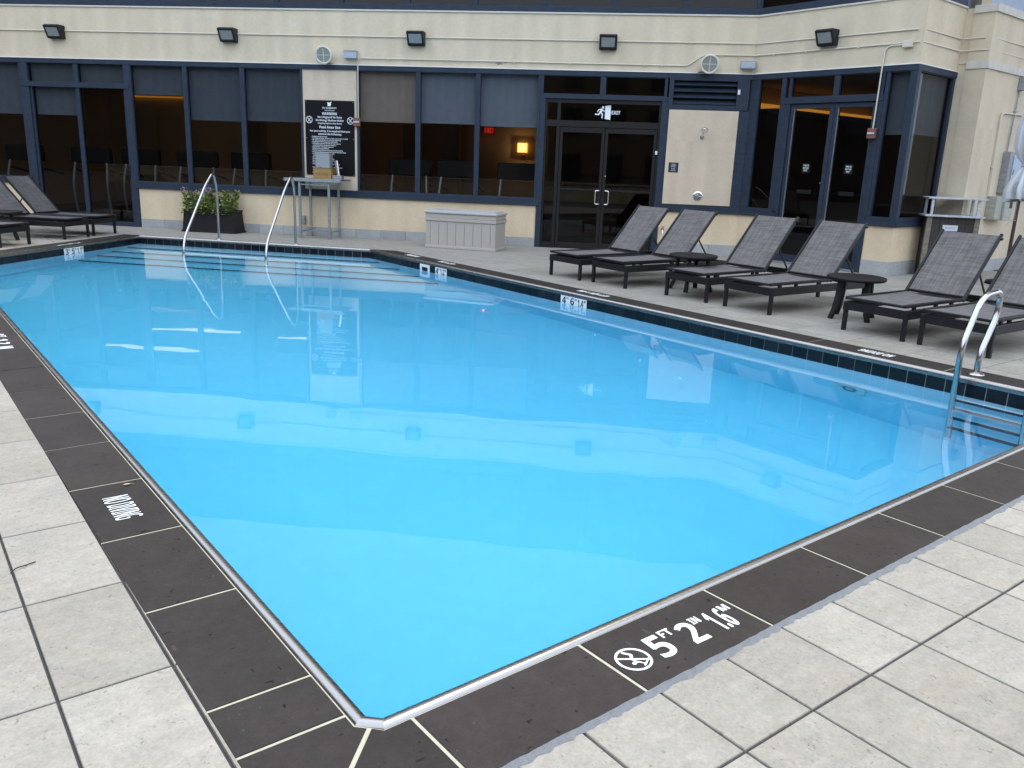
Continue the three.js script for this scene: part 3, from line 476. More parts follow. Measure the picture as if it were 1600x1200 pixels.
  {
    const d = sub('entrance_door', hotel), fr = (n, x0, x1, y0, y1, z0, z1, m = M.blackMetal) => obj(n, on(F0, rbox(x0, x1, y0, y1, z0, z1, 0.004)), m, d), pl = (x0, x1, y0, y1, z) => obj('pane', on(F0, new THREE.PlaneGeometry(x1 - x0, y1 - y0).translate((x0 + x1) / 2, (y0 + y1) / 2, z)), M.paneDark, d);
    fr('door_frame', -1.70, -1.60, 0, 2.72, -0.1, 0.024, M.blue); fr('door_frame', 0.455, 0.56, 0, 2.72, -0.1, 0.024, M.blue); fr('door_frame', -1.70, 0.56, 2.645, 2.72, -0.1, 0.03, M.blue);
    fr('door_frame', -1.60, -1.565, 0, 2.645, -0.09, 0); fr('door_frame', 0.42, 0.455, 0, 2.645, -0.09, 0); fr('door_frame', -1.565, 0.42, 2.575, 2.645, -0.09, -0.002); fr('door_frame', -1.565, 0.42, 2.17, 2.28, -0.09, -0.002); fr('door_frame', -1.385, -1.325, 0, 2.575, -0.085, 0.002); fr('door_frame', -1.565, -1.385, 0, 0.10, -0.085, -0.004);
    pl(-1.565, -1.385, 0.1, 2.17, -0.05); pl(-1.565, -1.385, 2.28, 2.575, -0.05); pl(-1.325, 0.42, 2.28, 2.575, -0.05);
    for (const [a, b, hx] of [[-1.32, -0.513, -0.545], [-0.505, 0.415, -0.455]]) {
      const lf = (n, x0, x1, y0, y1) => fr(n, x0, x1, y0, y1, -0.07, -0.012);
      lf('door_stile', a, a + 0.055, 0.01, 2.165); lf('door_stile', b - 0.055, b, 0.01, 2.165); lf('door_rail', a + 0.055, b - 0.055, 2.075, 2.165); lf('door_rail', a + 0.055, b - 0.055, 0.01, 0.11); lf('door_rail', a + 0.055, b - 0.055, 1.06, 1.09);
      pl(a + 0.055, b - 0.055, 0.11, 1.06, -0.045); pl(a + 0.055, b - 0.055, 1.09, 2.075, -0.045);
      const s = hx < -0.5 ? -1 : 1; obj('door_handle', on(F0, pathTube([V3(hx, 0.83, -0.012), V3(hx, 0.83, 0.05), V3(hx + s * 0.075, 0.83, 0.06), V3(hx + s * 0.075, 1.07, 0.06), V3(hx, 1.07, 0.05), V3(hx, 1.07, -0.012)], 0.03, 0.0125, 10)), M.chrome, d);
    }
    obj('lock', on(F0, cyl(0.016, 0.016, 0.012, 0, 0, 0).rotateX(Math.PI / 2).translate(-0.46, 1.33, -0.012)), M.chrome, d); obj('door_sensor', on(F0, rbox(0.40, 0.44, 1.74, 1.80, 0.0, 0.02, 0.004)), M.white, d);
    const st = (x0, y0, x1, y1, w) => new THREE.BoxGeometry(Math.hypot(x1 - x0, y1 - y0), w, 0.001).rotateZ(Math.atan2(y1 - y0, x1 - x0)).translate((x0 + x1) / 2, (y0 + y1) / 2, rr(0, 3e-4));
    const man = [cyl(0.022, 0.022, 0.001, 0, 0, 0, 14).rotateX(Math.PI / 2).translate(-0.575, 2.52, 0), st(-0.585, 2.495, -0.62, 2.43, 0.038), st(-0.60, 2.49, -0.655, 2.475, 0.018), st(-0.65, 2.48, -0.67, 2.44, 0.016), st(-0.59, 2.48, -0.555, 2.455, 0.017), st(-0.56, 2.456, -0.528, 2.462, 0.015), st(-0.615, 2.435, -0.58, 2.40, 0.024), st(-0.582, 2.405, -0.585, 2.335, 0.021), st(-0.622, 2.435, -0.65, 2.395, 0.024), st(-0.645, 2.397, -0.715, 2.40, 0.02)];
    const door = new THREE.ExtrudeGeometry(new THREE.Shape([V2(-0.535, 2.325), V2(-0.435, 2.308), V2(-0.435, 2.56), V2(-0.535, 2.545)]), { depth: 0.001, bevelEnabled: false });
    obj('exit_lettering', on(F0, ...[...man, door, letters('EXIT', 0.155, 0.06, 0.001).translate(-0.42, 2.405, 0)].map((g) => g.translate(0, 0, -0.0485))), std({ color: C(0.8, 0.82, 0.86), roughness: 0.6 }), d);
    obj('notice', on(F0, box(-1.16, -1.03, 0.90, 0.98, -0.056, -0.052)), M.greyBox, d);
  }
  // louvred vent and shower panel
  {
    const v = sub('louvre_vent', hotel); obj('vent_frame', on(F0, rbox(0.56, 0.64, 2.52, YH, -0.1, 0.03, 0.004), rbox(1.72, 1.93, 2.52, YH, -0.1, 0.03, 0.004), rbox(0.64, 1.72, 2.52, 2.60, -0.1, 0.03, 0.004), rbox(0.64, 1.72, 3.0, YH, -0.1, 0.03, 0.004)), M.blue, v); obj('vent_back', on(F0, box(0.63, 1.73, 2.59, 3.01, -0.1, -0.09)), M.black, v);
    for (let k = 0; k < 4; k++) { const y = 2.635 + k * 0.103; obj('slat', on(F0, new THREE.BoxGeometry(1.075, 0.009, 0.105).rotateX(0.72).translate(1.18, y + 0.012, -0.02)), M.blue, v); }
    obj('vent_sticker', on(F0, box(1.735, 1.775, 2.79, 2.87, 0.03, 0.031)), M.white, v);
    obj('shower_panel_frame', on(F0, rbox(0.53, 0.60, YST, 2.52, -0.1, 0.018, 0.004)), M.blue, hotel); obj('shower_panel_frame', on(F0, rbox(1.78, 1.965, YST, 2.52, -0.1, 0.018, 0.004)), M.blue, hotel);
    obj('shower_panel', on(F0, rbox(0.592, 1.788, 0.892, 2.512, -0.05, 0.03, 0.004)), M.panel, hotel);
  }
  // angled bay with a glazed double door
  win(F1, 0.10, 0.70, YST, YH, { fw: 0.085 });
  win(F1, 0.76, 1.615, 2.715, YH, { fw: 0.05 }); win(F1, 1.615, 2.40, 2.715, YH, { fw: 0.05 });
  win(F1, 2.42, F1.L - 0.03, YST, YH, { fw: 0.06, shade: 2.15 }); win(F2, 0.03, F2.L - 0.01, YST, YH, { fw: 0.07, shade: 2.17 });
  obj('corner_post', on(F1, rbox(F1.L - 0.05, F1.L + 0.028, YST, YH, -0.07, 0.022, 0.004)), M.blue, hotel); obj('corner_post', on(F1, rbox(-0.02, 0.10, YST, YH, -0.09, 0.012, 0.004)), M.blue, hotel);
  {
    const d = sub('bay_door', hotel), fr = (n, x0, x1, y0, y1, z0, z1, m = M.blue) => obj(n, on(F1, rbox(x0, x1, y0, y1, z0, z1, 0.004)), m, d);
    fr('door_frame', 0.70, 0.82, 0, 2.62, -0.1, 0.022); fr('door_frame', 2.34, 2.42, 0, 2.62, -0.1, 0.022); fr('door_frame', 0.70, 2.42, 2.62, 2.715, -0.1, 0.034);
    fr('threshold', 0.82, 2.34, 0, 0.03, -0.1, 0.05, M.galv);
    for (const [a, b] of [[0.825, 1.612], [1.618, 2.335]]) {
      fr('door_stile', a, a + 0.075, 0.03, 2.615, -0.06, -0.006); fr('door_stile', b - 0.075, b, 0.03, 2.615, -0.06, -0.006); fr('door_rail', a + 0.075, b - 0.075, 2.54, 2.615, -0.06, -0.008); fr('door_rail', a + 0.075, b - 0.075, 0.03, 0.15, -0.06, -0.008);
      obj('edge_strip', on(F1, box(a + 0.069, a + 0.079, 0.15, 2.54, -0.03, -0.003)), M.galv, d);
      obj('pane', on(F1, new THREE.PlaneGeometry(b - a - 0.15, 2.39).translate((a + b) / 2, 1.345, -0.035)), M.pane, d);
      const cx = (a + b) / 2; obj('push_bar', on(F1, rbox(a + 0.06, b - 0.06, 1.195, 1.22, -0.09, -0.065, 0.004)), M.blackMetal, d); obj('push_plate', on(F1, rbox(cx - 0.13, cx + 0.13, 1.18, 1.245, -0.085, -0.055, 0.006)), M.galv, d);
      const sk = obj('door_sticker', on(F1, box(cx - 0.075, cx + 0.075, 1.52, 1.67, -0.0346, -0.034)), M.black, d);
      ['THIS IS', 'NOT AN', 'EXIT'].forEach((s, k) => obj('sticker_lettering', on(F1, letters(s, [0.1, 0.1, 0.065][k], 0.026, 0.0006).translate(cx - [0.05, 0.05, 0.033][k], 1.625 - k * 0.04, -0.0338)), M.white, sk));
    }
    obj('lock', on(F1, cyl(0.015, 0.015, 0.012, 0, 0, 0).rotateX(Math.PI / 2).translate(1.54, 1.365, -0.006)), M.chrome, d);
  }
  // second storey glazing and the mass above
  const up = (F, s0, s1, n) => { const w = (s1 - s0) / n; obj('upper_sill', on(F, rbox(s0, s1, YB + 0.03, YB + 0.13, -0.1, 0.01, 0.004)), M.blue, hotel); for (let k = 0; k < n; k++) win(F, s0 + k * w, s0 + (k + 1) * w, YB + 0.13, 5.86, { fw: 0.05, z1: 0 }); };
  up(F0, XL, 1.965, 14); up(F1, 0, F1.L, 2); up(F2, 0, F2.L, 1);
  obj('added_backdrop_panel', on(F4, box(-0.2, F4.L, YB + 0.03, 5.9, -0.9, -0.62)), M.blueGrey, hotel);  // panel added as backdrop, coloured like the blue-grey sky beyond the cornice
  obj('upper_room_wall', box(XL, 5.2, YB, 5.9, -4.1, -4), M.inDark, hotel);
  const fp = [[XL, -8.3], [5.35, -8.3], [5.35, 0.85], [4.93, 0.93], [4.055, 1.90], [1.955, -0.04], [XL, -0.04]];
  obj('floor_slab', prism(fp, 3.125, 3.36), M.ceiling, hotel); obj('floor_slab', prism([[XL, -8.3], [5.6, -8.3], [5.2, 0.95], [4.93, 0.95], [4.062, 1.93], [1.957, -0.02], [XL, -0.02]], 5.86, 6.05), M.ceiling, hotel);
  obj('upper_wall', on(F0, box(XL, 1.96, 5.86, 7.2, -0.3, 0.01)), M.stucco, hotel); obj('upper_wall', on(F1, box(0, F1.L, 5.862, 7.2, -0.3, 0.01)), M.stucco, hotel); obj('upper_wall', on(F2, box(0, F2.L, 5.864, 7.2, -0.3, 0.01)), M.stucco, hotel);
  // unseen tower, added and angled so its shadow edge crosses the pool
  const q = (a, b) => [1.07 + 0.909 * a + 0.416 * b, -1.61 + 0.416 * a - 0.909 * b]; obj('added_shade_tower', prism([q(-38, 0), q(15, 0), q(15, 12), q(-38, 12)], 7.21, 20), M.stucco, hotel);
  obj('roof', prism([[XL, -9], [5.6, -9], [5.2, 0.9], [4.06, 1.9], [1.96, -0.05], [XL, -0.05]], 7.0, 7.2), M.roof, hotel);
  // interior shell
  obj('interior_floor', prism([[XL, -8.3], [5.35, -8.3], [5.35, 0.85], [4.93, 0.9], [4.06, 1.86], [1.96, -0.1], [XL, -0.1]], -0.2, 0.004), M.carpet, hotel);
  obj('interior_ceiling', prism([[XL + 0.1, -8.1], [5.2, -8.1], [5.2, 0.8], [4.93, 0.86], [4.055, 1.82], [1.955, -0.12], [XL + 0.1, -0.12]], 3.06, 3.12), M.ceiling, hotel);
  obj('interior_wall', box(XL, 5.3, 0, 3.1, -8.2, -8.0), M.inWall, hotel); obj('interior_wall', box(XL - 0.2, XL, 0, 5.9, -8.2, 0), M.inDark, hotel); obj('interior_wall', box(5.2, 5.35, 0, 5.9, -8.2, 0.8), M.inDark, hotel);
  obj('interior_partition', box(-6.6, -6.4, 0, 3.06, -8.0, -3.2), M.inDark, hotel); obj('interior_partition', box(-1.95, -1.8, 0, 3.06, -8.0, -4.4), M.inDark, hotel); obj('interior_column', box(-4.35, -4.05, 0, 3.06, -4.6, -4.3), M.inWall, hotel); obj('interior_column', box(-9.0, -8.6, 0, 3.06, -3.9, -3.5), M.inDark, hotel);
  obj('added_cove_blocker', bar(V3(2.25, 2.605, -0.72), V3(5.15, 2.605, -3.62), 0.72, 0.03), M.ceiling, hotel); obj('soffit', bar(V3(1.9, 2.87, -1.25), V3(5.25, 2.87, -4.6), 0.34, 0.36), M.ceiling, hotel);  // ledge added to hide the amber strip from the water's mirrored view
}

// ---------------------------------------------------------------- interior lamps and gym
function glowBox(name, label, cat, a, b, w, h, mat, color, inten, group) {
  const t = thing(name, label, cat, [0, 0, 0], 0, group); obj('diffuser', bar(a, b, w, h), mat, t);
  const L = a.distanceTo(b), l = new THREE.RectAreaLight(color, inten, L, w); l.position.copy(a).lerp(b, 0.5).add(V3(0, -h / 2 - 0.01, 0)); l.lookAt(l.position.clone().add(V3(0, -1, 0)));
  if (Math.abs(b.z - a.z) > 0.1) { l.rotation.set(-Math.PI / 2, 0, Math.atan2(a.z - b.z, b.x - a.x)); }
  t.add(l); return t;
}
glowBox('ceiling_light', 'long warm ceiling light over the machines by the sliding door', 'light', V3(-12.85, 3.035, -3.4), V3(-10.35, 3.035, -3.4), 0.12, 0.05, M.warmTube, C(1, 0.86, 0.62), 0.2, 'warm tube lights on the gym ceiling');
glowBox('ceiling_light', 'long warm ceiling light deep inside, behind the sliding door', 'light', V3(-13.0, 3.035, -5.7), V3(-10.4, 3.035, -5.7), 0.12, 0.05, M.warmTube, C(1, 0.86, 0.62), 0.2, 'warm tube lights on the gym ceiling');
glowBox('ceiling_light', 'long warm ceiling light behind the window beside the rules sign', 'light', V3(-9.25, 3.035, -5.65), V3(-7.0, 3.035, -5.65), 0.12, 0.05, M.warmTube, C(1, 0.86, 0.62), 0.2, 'warm tube lights on the gym ceiling');
glowBox('cove_light', 'amber cove light glowing under the soffit behind the bay door', 'light', V3(2.25, 2.70, -1.13), V3(5.15, 2.70, -4.03), 0.04, 0.10, M.amber, C(1, 0.5, 0.12), 0.6);
glowBox('cove_light', 'thin amber light line on the back wall behind the raised shade', 'light', V3(-14.6, 2.98, -7.95), V3(-12.6, 2.98, -7.95), 0.05, 0.04, M.amberDim, C(1, 0.5, 0.12), 0.25);
{
  const t = thing('wall_sconce', 'small square amber sconce glowing on the back wall of the gym', 'lamp', [-3.0, 1.93, -7.9]);
  obj('shade', rbox(-0.14, 0.14, -0.13, 0.13, -0.08, 0.05, 0.01), std({ color: C(0.7, 0.5, 0.25), emissive: C(1, 0.50, 0.10), emissiveIntensity: 0.9 }), t); obj('bracket', box(-0.05, 0.05, -0.2, -0.13, -0.1, 0.0), M.inDark, t);
  const p = new THREE.PointLight(C(1, 0.62, 0.25), 0.25, 0, 2); p.position.set(0, 0, 0.14); p.castShadow = true; t.add(p);
  const e = thing('exit_sign', 'red EXIT sign hanging high on the back wall of the gym', 'sign', [-3.94, 2.36, -7.9]);
  obj('sign_box', rbox(-0.17, 0.17, -0.1, 0.1, -0.06, 0.0, 0.01), std({ color: C(0.25, 0.02, 0.01), emissive: C(0.6, 0.02, 0.01), emissiveIntensity: 0.05 }), e);
  obj('exit_lettering', letters('EXIT', 0.26, 0.12, 0.004).translate(-0.13, -0.06, 0.0), std({ color: C(0.6, 0.05, 0.04), emissive: C(1, 0.12, 0.08), emissiveIntensity: 0.16 }), e);
  const el = new THREE.PointLight(C(1, 0.1, 0.06), 0.02, 0, 2); el.position.set(0, 0, 0.1); e.add(el);
}
{
  const build = (label, x, z, turn) => {
    const t = thing('exercise_machine', label, 'machine', [x, 0.004, z], turn, 'exercise machines behind the windows');
    obj('running_deck', rbox(-0.36, 0.36, 0.02, 0.2, -1.0, 0.75, 0.03), M.machine, t);
    for (const s of [-1, 1]) { obj('upright', tube([V3(s * 0.36, 0.12, 0.55), V3(s * 0.36, 0.75, 0.62), V3(s * 0.33, 1.3, 0.5)], 0.028, 16, 8), M.upright, t); obj('handrail', tube([V3(s * 0.34, 1.05, 0.55), V3(s * 0.38, 1.0, 0.25), V3(s * 0.38, 0.92, -0.1)], 0.024, 12, 8), M.machine, t); }
    obj('console', rbox(-0.42, 0.42, 1.18, 1.5, 0.42, 0.56, 0.03), M.machine, t); return t;
  };
  [['dark treadmill behind the window beside the sliding door', -12.5], ['dark treadmill behind the left leaf of the sliding door', -11.15], ['dark treadmill behind the right leaf of the sliding door', -10.05], ['dark treadmill behind the window with the raised shade', -8.75], ['dark treadmill behind the planter window', -7.6], ['dark treadmill behind the taupe shade window', -4.4], ['dark treadmill behind the middle window right of the rules sign', -3.3], ['dark treadmill behind the window beside the black entrance door', -2.2]].forEach(([l, x], k) => build(l, x, -1.25 - 0.12 * (k % 3), (k % 2 ? 0.08 : -0.05)));
  const desk = thing('reception_desk', 'dark low desk behind the black entrance door', 'desk', [-1.0, 0.004, -3.2]); obj('desk_top', rbox(-0.8, 0.8, 0.98, 1.04, -0.35, 0.35, 0.01), M.inWall, desk); obj('desk_front', box(-0.75, 0.75, 0, 0.98, 0.2, 0.24), M.inDark, desk); for (const s of [-1, 1]) obj('desk_side', box(s * 0.75 - 0.02, s * 0.75 + 0.02, 0, 0.98, -0.3, 0.2), M.inDark, desk);
}

// ---------------------------------------------------------------- fittings on the walls
{
  const wallpack = (F, s, y, label) => {
    const p = F.pt(s, y, 0.012), t = thing('wall_light', label, 'light', [p.x, p.y, p.z], F.turn, 'bronze wall lights on the cream band');
    const side = new THREE.Shape([V2(0, -0.12), V2(0, 0.12), V2(0.20, 0.12), V2(0.215, 0.095), V2(0.10, -0.12)]);
    obj('housing', new THREE.ExtrudeGeometry(side, { depth: 0.33, bevelEnabled: true, bevelSize: 0.008, bevelThickness: 0.008, bevelSegments: 2 }).rotateY(-Math.PI / 2).translate(0.165, 0, 0), M.bronze, t);
    obj('lens', bar(V3(0, -0.085, 0.128), V3(0, 0.07, 0.212), 0.265, 0.012), M.lens, t);
    obj('lens_frame', [bar(V3(0, -0.112, 0.115), V3(0, -0.09, 0.127), 0.335, 0.024), bar(V3(0, 0.075, 0.213), V3(0, 0.105, 0.228), 0.345, 0.024), bar(V3(-0.152, -0.10, 0.121), V3(-0.152, 0.1, 0.226), 0.035, 0.023), bar(V3(0.152, -0.10, 0.121), V3(0.152, 0.1, 0.226), 0.035, 0.023)], M.bronze, t);
    t.children.forEach((m) => { m.geometry.scale(0.88, 0.93, 0.9); }); return t;
  };
  wallpack(F0, -10.98, 3.585, 'bronze wall light on the cream band above the sliding door'); wallpack(F0, -7.52, 3.585, 'bronze wall light on the cream band above the flower planter'); wallpack(F0, -3.97, 3.585, 'bronze wall light on the cream band between round speaker and black door'); wallpack(F0, -0.55, 3.585, 'bronze wall light on the cream band above the black entrance door'); wallpack(F1, 1.39, 3.59, 'bronze wall light on the angled bay above the glazed door');
  const horn = (s, y, label) => { const p = F0.pt(s, y, 0.012), t = thing('loudspeaker', label, 'speaker', [p.x, p.y, p.z], 0, 'round cream loudspeakers'); obj('body', new THREE.LatheGeometry([[0.0, 0], [0.07, 0], [0.085, 0.03], [0.13, 0.13], [0.155, 0.19], [0.158, 0.21], [0.135, 0.215], [0.125, 0.2]].map(([r, h]) => V2(r, h)), 32).rotateX(Math.PI / 2).rotateX(0.18), M.speaker, t); obj('grille', new THREE.CircleGeometry(0.13, 32).translate(0, 0, 0.202).rotateX(0.18), M.grille, t); obj('grille_bar', [box(-0.12, 0.12, -0.005, 0.005, 0.202, 0.206).rotateX(0.18), box(-0.005, 0.005, -0.12, 0.12, 0.2021, 0.2061).rotateX(0.18)], M.speaker, t); return t; };
  horn(-5.66, 3.30, 'round cream loudspeaker above the pool rules sign'); horn(1.20, 3.29, 'round cream loudspeaker above the louvred vent');
  const eq = (s, y, label, round) => { const p = F0.pt(s, y, 0.012), t = thing('junction_box', label, 'box', [p.x, p.y, p.z], 0); obj('case', round ? new RoundedBoxGeometry(0.25, 0.13, 0.13, 4, 0.03).translate(0, 0, 0.065) : rbox(-0.115, 0.115, -0.066, 0.066, 0, 0.12, 0.006), std({ color: C(0.34, 0.38, 0.44), roughness: 0.5 }), t); obj('mount', rbox(-0.05, 0.05, -0.085, -0.06, 0, 0.05, 0.004), M.conduit, t); obj('cover_lip', rbox(-0.118, 0.118, 0.05, 0.068, 0, 0.126, 0.004), M.greyBox, t); return t; };
  eq(-5.19, 3.295, 'small blue-grey square box beside the round speaker over the sign'); eq(1.855, 3.26, 'rounded blue-grey box on the band in the wall corner', true);
  const pull = (F, s, y, z, label) => { const p = F.pt(s, y, z), t = thing('fire_alarm_pull', label, 'alarm', [p.x, p.y, p.z], F.turn); obj('case', rbox(-0.065, 0.065, -0.075, 0.075, 0, 0.055, 0.006), M.redBox, t); obj('handle', rbox(-0.055, 0.055, -0.014, 0.014, 0.055, 0.07, 0.004), M.binWhite, t); return t; };
  pull(F0, -5.10, 2.13, 0.02, 'dull red alarm pull beside the pool rules sign'); pull(F1, 2.33, 2.14, 0.024, 'dull red alarm pull on the bay door jamb');
  // painted conduits
  const cr = 0.011, conduit = (label, pts, fl = 0.04, straps = [], r = cr) => { const t = thing('conduit', label, 'pipe'); obj('pipe', pathTube(pts, fl, r, 8), M.conduit, t); straps.forEach((p) => obj('strap', new THREE.BoxGeometry(0.022, 0.05, 0.03).translate(p.x, p.y, p.z), M.conduit, t)); return t; };
  const z = 0.026, P = (F, s, y, zz = z) => F.pt(s, y, zz);
  conduit('long cream conduit linking the bronze wall lights along the band', [P(F0, XL + 0.2, 3.615), P(F0, 1.97, 3.615), P(F1, F1.L + 0.012, 3.60), P(F2, F2.L - 0.02, 3.60), P(F3, F3.L, 3.60, 0.03), P(F4, 1.45, 3.60, 0.026), P(F4, 1.5, 3.3, 0.026)], 0.03);
  const lo = [P(F0, -5.075, 2.2, 0.036), P(F0, -5.075, 3.245, 0.036), P(F0, 0.84, 3.238), P(F0, 1.10, 3.425), P(F0, 1.96, 3.425), P(F1, F1.L + 0.012, 3.425), P(F2, F2.L - 0.02, 3.425), P(F3, F3.L, 3.425, 0.03), P(F4, 2.6, 3.425, 0.026)];
  conduit('lower cream conduit that steps up past the round speaker over the vent', lo, 0.06, [-4.5, -3.2, -2.2, -1.2, 0.1, 0.4].map((s) => P(F0, s, 3.24)).concat([1.4, 1.7].map((s) => P(F0, s, 3.425))).concat([0.4, 1.0, 1.9].map((s) => P(F1, s, 3.425))));
  conduit('cream conduit dropping from the band down the bay door jamb', [P(F1, 2.62, 3.40), P(F1, 2.345, 3.40), P(F1, 2.345, 3.1, 0.045), P(F1, 2.335, 2.2, 0.045)], 0.12, [], 0.012);
  { const p = P(F1, 2.69, 3.405), t = thing('conduit_box', 'cream conduit box near the corner of the bay band', 'box', [p.x, p.y, p.z], F1.turn); obj('case', rbox(-0.075, 0.075, -0.05, 0.05, -0.014, 0.04, 0.005), M.stucco, t); obj('cover', rbox(-0.068, 0.068, -0.043, 0.043, 0.04, 0.043, 0.001), M.conduit, t); }
  // shower on the beige panel
  { const t = thing('shower_fitting', 'chrome shower head and round valve on the beige panel', 'shower', [1.215, 0, 0.03]);
    obj('wall_flange', cyl(0.035, 0.035, 0.012, 0, 0, 0).rotateX(Math.PI / 2).translate(-0.02, 2.06, 0), M.chrome, t); obj('shower_arm', pathTube([V3(-0.02, 2.06, 0), V3(-0.01, 2.12, 0.1), V3(0, 2.23, 0.12), V3(0, 2.21, 0.17)], 0.03, 0.012, 10), M.chrome, t);
    obj('shower_head', new THREE.LatheGeometry([[0.014, 0.05], [0.02, 0.03], [0.06, 0.01], [0.068, -0.012], [0.064, -0.02], [0, -0.02]].map(([r, h]) => V2(r, h)), 24).rotateX(-0.5).translate(0, 2.18, 0.17), M.chrome, t);
    obj('valve_plate', new THREE.LatheGeometry([[0, 0.012], [0.06, 0.012], [0.085, 0.006], [0.088, 0]].map(([r, h]) => V2(r, h)), 32).rotateX(Math.PI / 2).translate(0.0, 1.045, 0), M.chrome, t); obj('valve_ring', new THREE.TorusGeometry(0.05, 0.008, 8, 28).translate(0, 1.045, 0.014), M.galv, t); obj('valve_handle', [cyl(0.024, 0.028, 0.05, 0, 0, 0).rotateX(Math.PI / 2).translate(0, 1.045, 0.01), bar(V3(0, 1.045, 0.055), V3(0.06, 1.04, 0.055), 0.014, 0.012, 0.003)], M.chrome, t); }
  { const t = thing('tap', 'small chrome hose tap low on the wall below the shower panel', 'tap', [0.64, 0.43, 0]); obj('flange', cyl(0.028, 0.028, 0.01, 0, 0, 0).rotateX(Math.PI / 2), M.chrome, t); obj('spout', pathTube([V3(0, 0, 0), V3(0, 0, 0.09), V3(0, -0.07, 0.11)], 0.03, 0.014, 10), M.chrome, t); obj('wheel_handle', new THREE.TorusGeometry(0.028, 0.006, 8, 18).rotateX(Math.PI / 2).translate(0, 0.05, 0.07), M.redBox, t); obj('spindle', cyl(0.006, 0.006, 0.05, 0, 0.0, 0.07, 8), M.chrome, t); }
  { const t = thing('wall_outlet', 'small grey outlet cover low on the wall behind the metal stand', 'outlet', [-6.19, 0.30, 0]); obj('cover', rbox(-0.04, 0.04, -0.075, 0.075, 0, 0.06, 0.006), M.greyBox, t); obj('flap', rbox(-0.034, 0.034, -0.06, 0.06, 0.06, 0.064, 0.001), M.galv, t); }
}
// printed signs
function canvasTex(w, h, draw) { const c = document.createElement('canvas'); c.width = w; c.height = h; draw(c.getContext('2d'), w, h); const t = new THREE.CanvasTexture(c); t.colorSpace = THREE.SRGBColorSpace; t.anisotropy = 8; return t; }
{
  const t = canvasTex(760, 1040, (x, w, h) => {
    x.fillStyle = '#0d0d10'; x.fillRect(0, 0, w, h); x.fillStyle = '#e6e8ec'; x.textAlign = 'center';
    x.beginPath(); [[340, 18], [372, 30], [390, 20], [420, 16], [404, 34], [398, 44], [408, 52], [396, 66], [398, 76], [372, 74], [360, 76], [346, 70], [356, 58], [348, 46], [352, 34]].forEach(([a, b], i) => i ? x.lineTo(a, b) : x.moveTo(a, b)); x.fill();
    const L = (s, y, px, f = 'sans-serif', bold = true) => { x.font = (bold ? 'bold ' : '') + px + 'px ' + f; x.fillText(s, w / 2, y); };
    L('JW MARRIOTT', 112, 30, 'serif'); L('NEW ORLEANS', 142, 20, 'serif'); L('WARNING', 196, 48); L('No Lifeguard On Duty', 240, 36); L('No Diving! Shallow Water', 284, 36); L('Crippling Injuries May Result', 322, 27); L('Pool Area Use', 384, 50); L('For your safety, it is required that you', 432, 34); L('observe the following:', 474, 34);
    x.textAlign = 'left'; x.font = 'bold 21px sans-serif';
    ['Registered guests only.', 'No children under 16 years of age unless with an adult.', 'No swimming while it is raining or lightning.', 'Running and horse play are prohibited.', 'Individuals assume the risk for any injuries', '  sustained while using pool facilities.', 'Appropriate swimwear required.', 'Diving strictly prohibited.', 'Please shower before entering the hotel lobby.', 'No glass containers permitted within the pool area.', 'No food or drink is allowed in the', '  swimming pool.', 'No smoking is permitted.', 'Please wear footwear at all times.', 'No animals, bicycles or skateboards.', 'Towels are provided for guests.', 'Return towels and clean up when leaving.', '', 'Management is not responsible for lost items', '  or valuables left at the pool area.', '', 'Thank you for your cooperation.'].forEach((s, k) => { if (s) x.fillText((s[0] === ' ' ? '   ' : '• ') + s.trim(), 92, 506 + k * 24); });
    for (const cx of [62, 700]) { x.strokeStyle = '#e6e8ec'; x.lineWidth = 8; x.beginPath(); x.arc(cx, 268, 46, 0, 7); x.stroke(); x.beginPath(); x.moveTo(cx - 30, 238); x.lineTo(cx + 32, 300); x.stroke(); x.lineWidth = 9; x.beginPath(); x.moveTo(cx + 26, 240); x.lineTo(cx - 2, 268); x.lineTo(cx - 12, 286); x.stroke(); x.lineWidth = 4; x.beginPath(); x.moveTo(cx - 34, 290); x.lineTo(cx + 6, 296); x.stroke(); }
  });
  const s = thing('pool_rules_sign', 'tall black pool rules board with white lettering on the cream wall panel', 'sign', [-5.635, 0, 0.004]);
  obj('board', rbox(-0.478, 0.478, 1.145, 2.50, 0, 0.008, 0.002), M.black, s); const f = new THREE.Mesh(new THREE.PlaneGeometry(0.95, 1.345).translate(0, 1.8225, 0.0095), phy({ map: t, roughness: 0.5, specularIntensity: 0.35 })); f.name = 'printed_face'; f.receiveShadow = true; s.add(f);
  for (const [a, b] of [[-1, 1.17], [1, 1.17], [-1, 2.475], [1, 2.475], [-1, 1.82], [1, 1.82]]) obj('screw', cyl(0.007, 0.007, 0.004, 0, 0, 0, 8).rotateX(Math.PI / 2).translate(a * 0.455, b, 0.009), M.galv, s);
  const t2 = canvasTex(170, 170, (x, w, h) => { x.fillStyle = '#1b1d26'; x.fillRect(0, 0, w, h); x.fillStyle = '#c9ccd4'; x.textAlign = 'center'; x.font = 'bold 22px sans-serif'; x.fillText('PLEASE', 85, 34); x.fillText('SHOWER', 85, 58); x.fillText('BEFORE', 85, 82); for (const k of [60, 85, 110]) x.fillRect(k - 4, 96, 8, 30); x.font = 'bold 20px sans-serif'; x.fillText('POOL USE', 85, 152); });
  const n = thing('shower_notice', 'small dark notice on the beige shower panel', 'sign', [0.742, 1.53, 0.03]); obj('plate', rbox(-0.085, 0.085, -0.085, 0.085, 0, 0.006, 0.002), M.black, n); const nf = new THREE.Mesh(new THREE.PlaneGeometry(0.164, 0.164).translate(0, 0, 0.0072), std({ map: t2, roughness: 0.5 })); nf.name = 'printed_face'; n.add(nf);
}
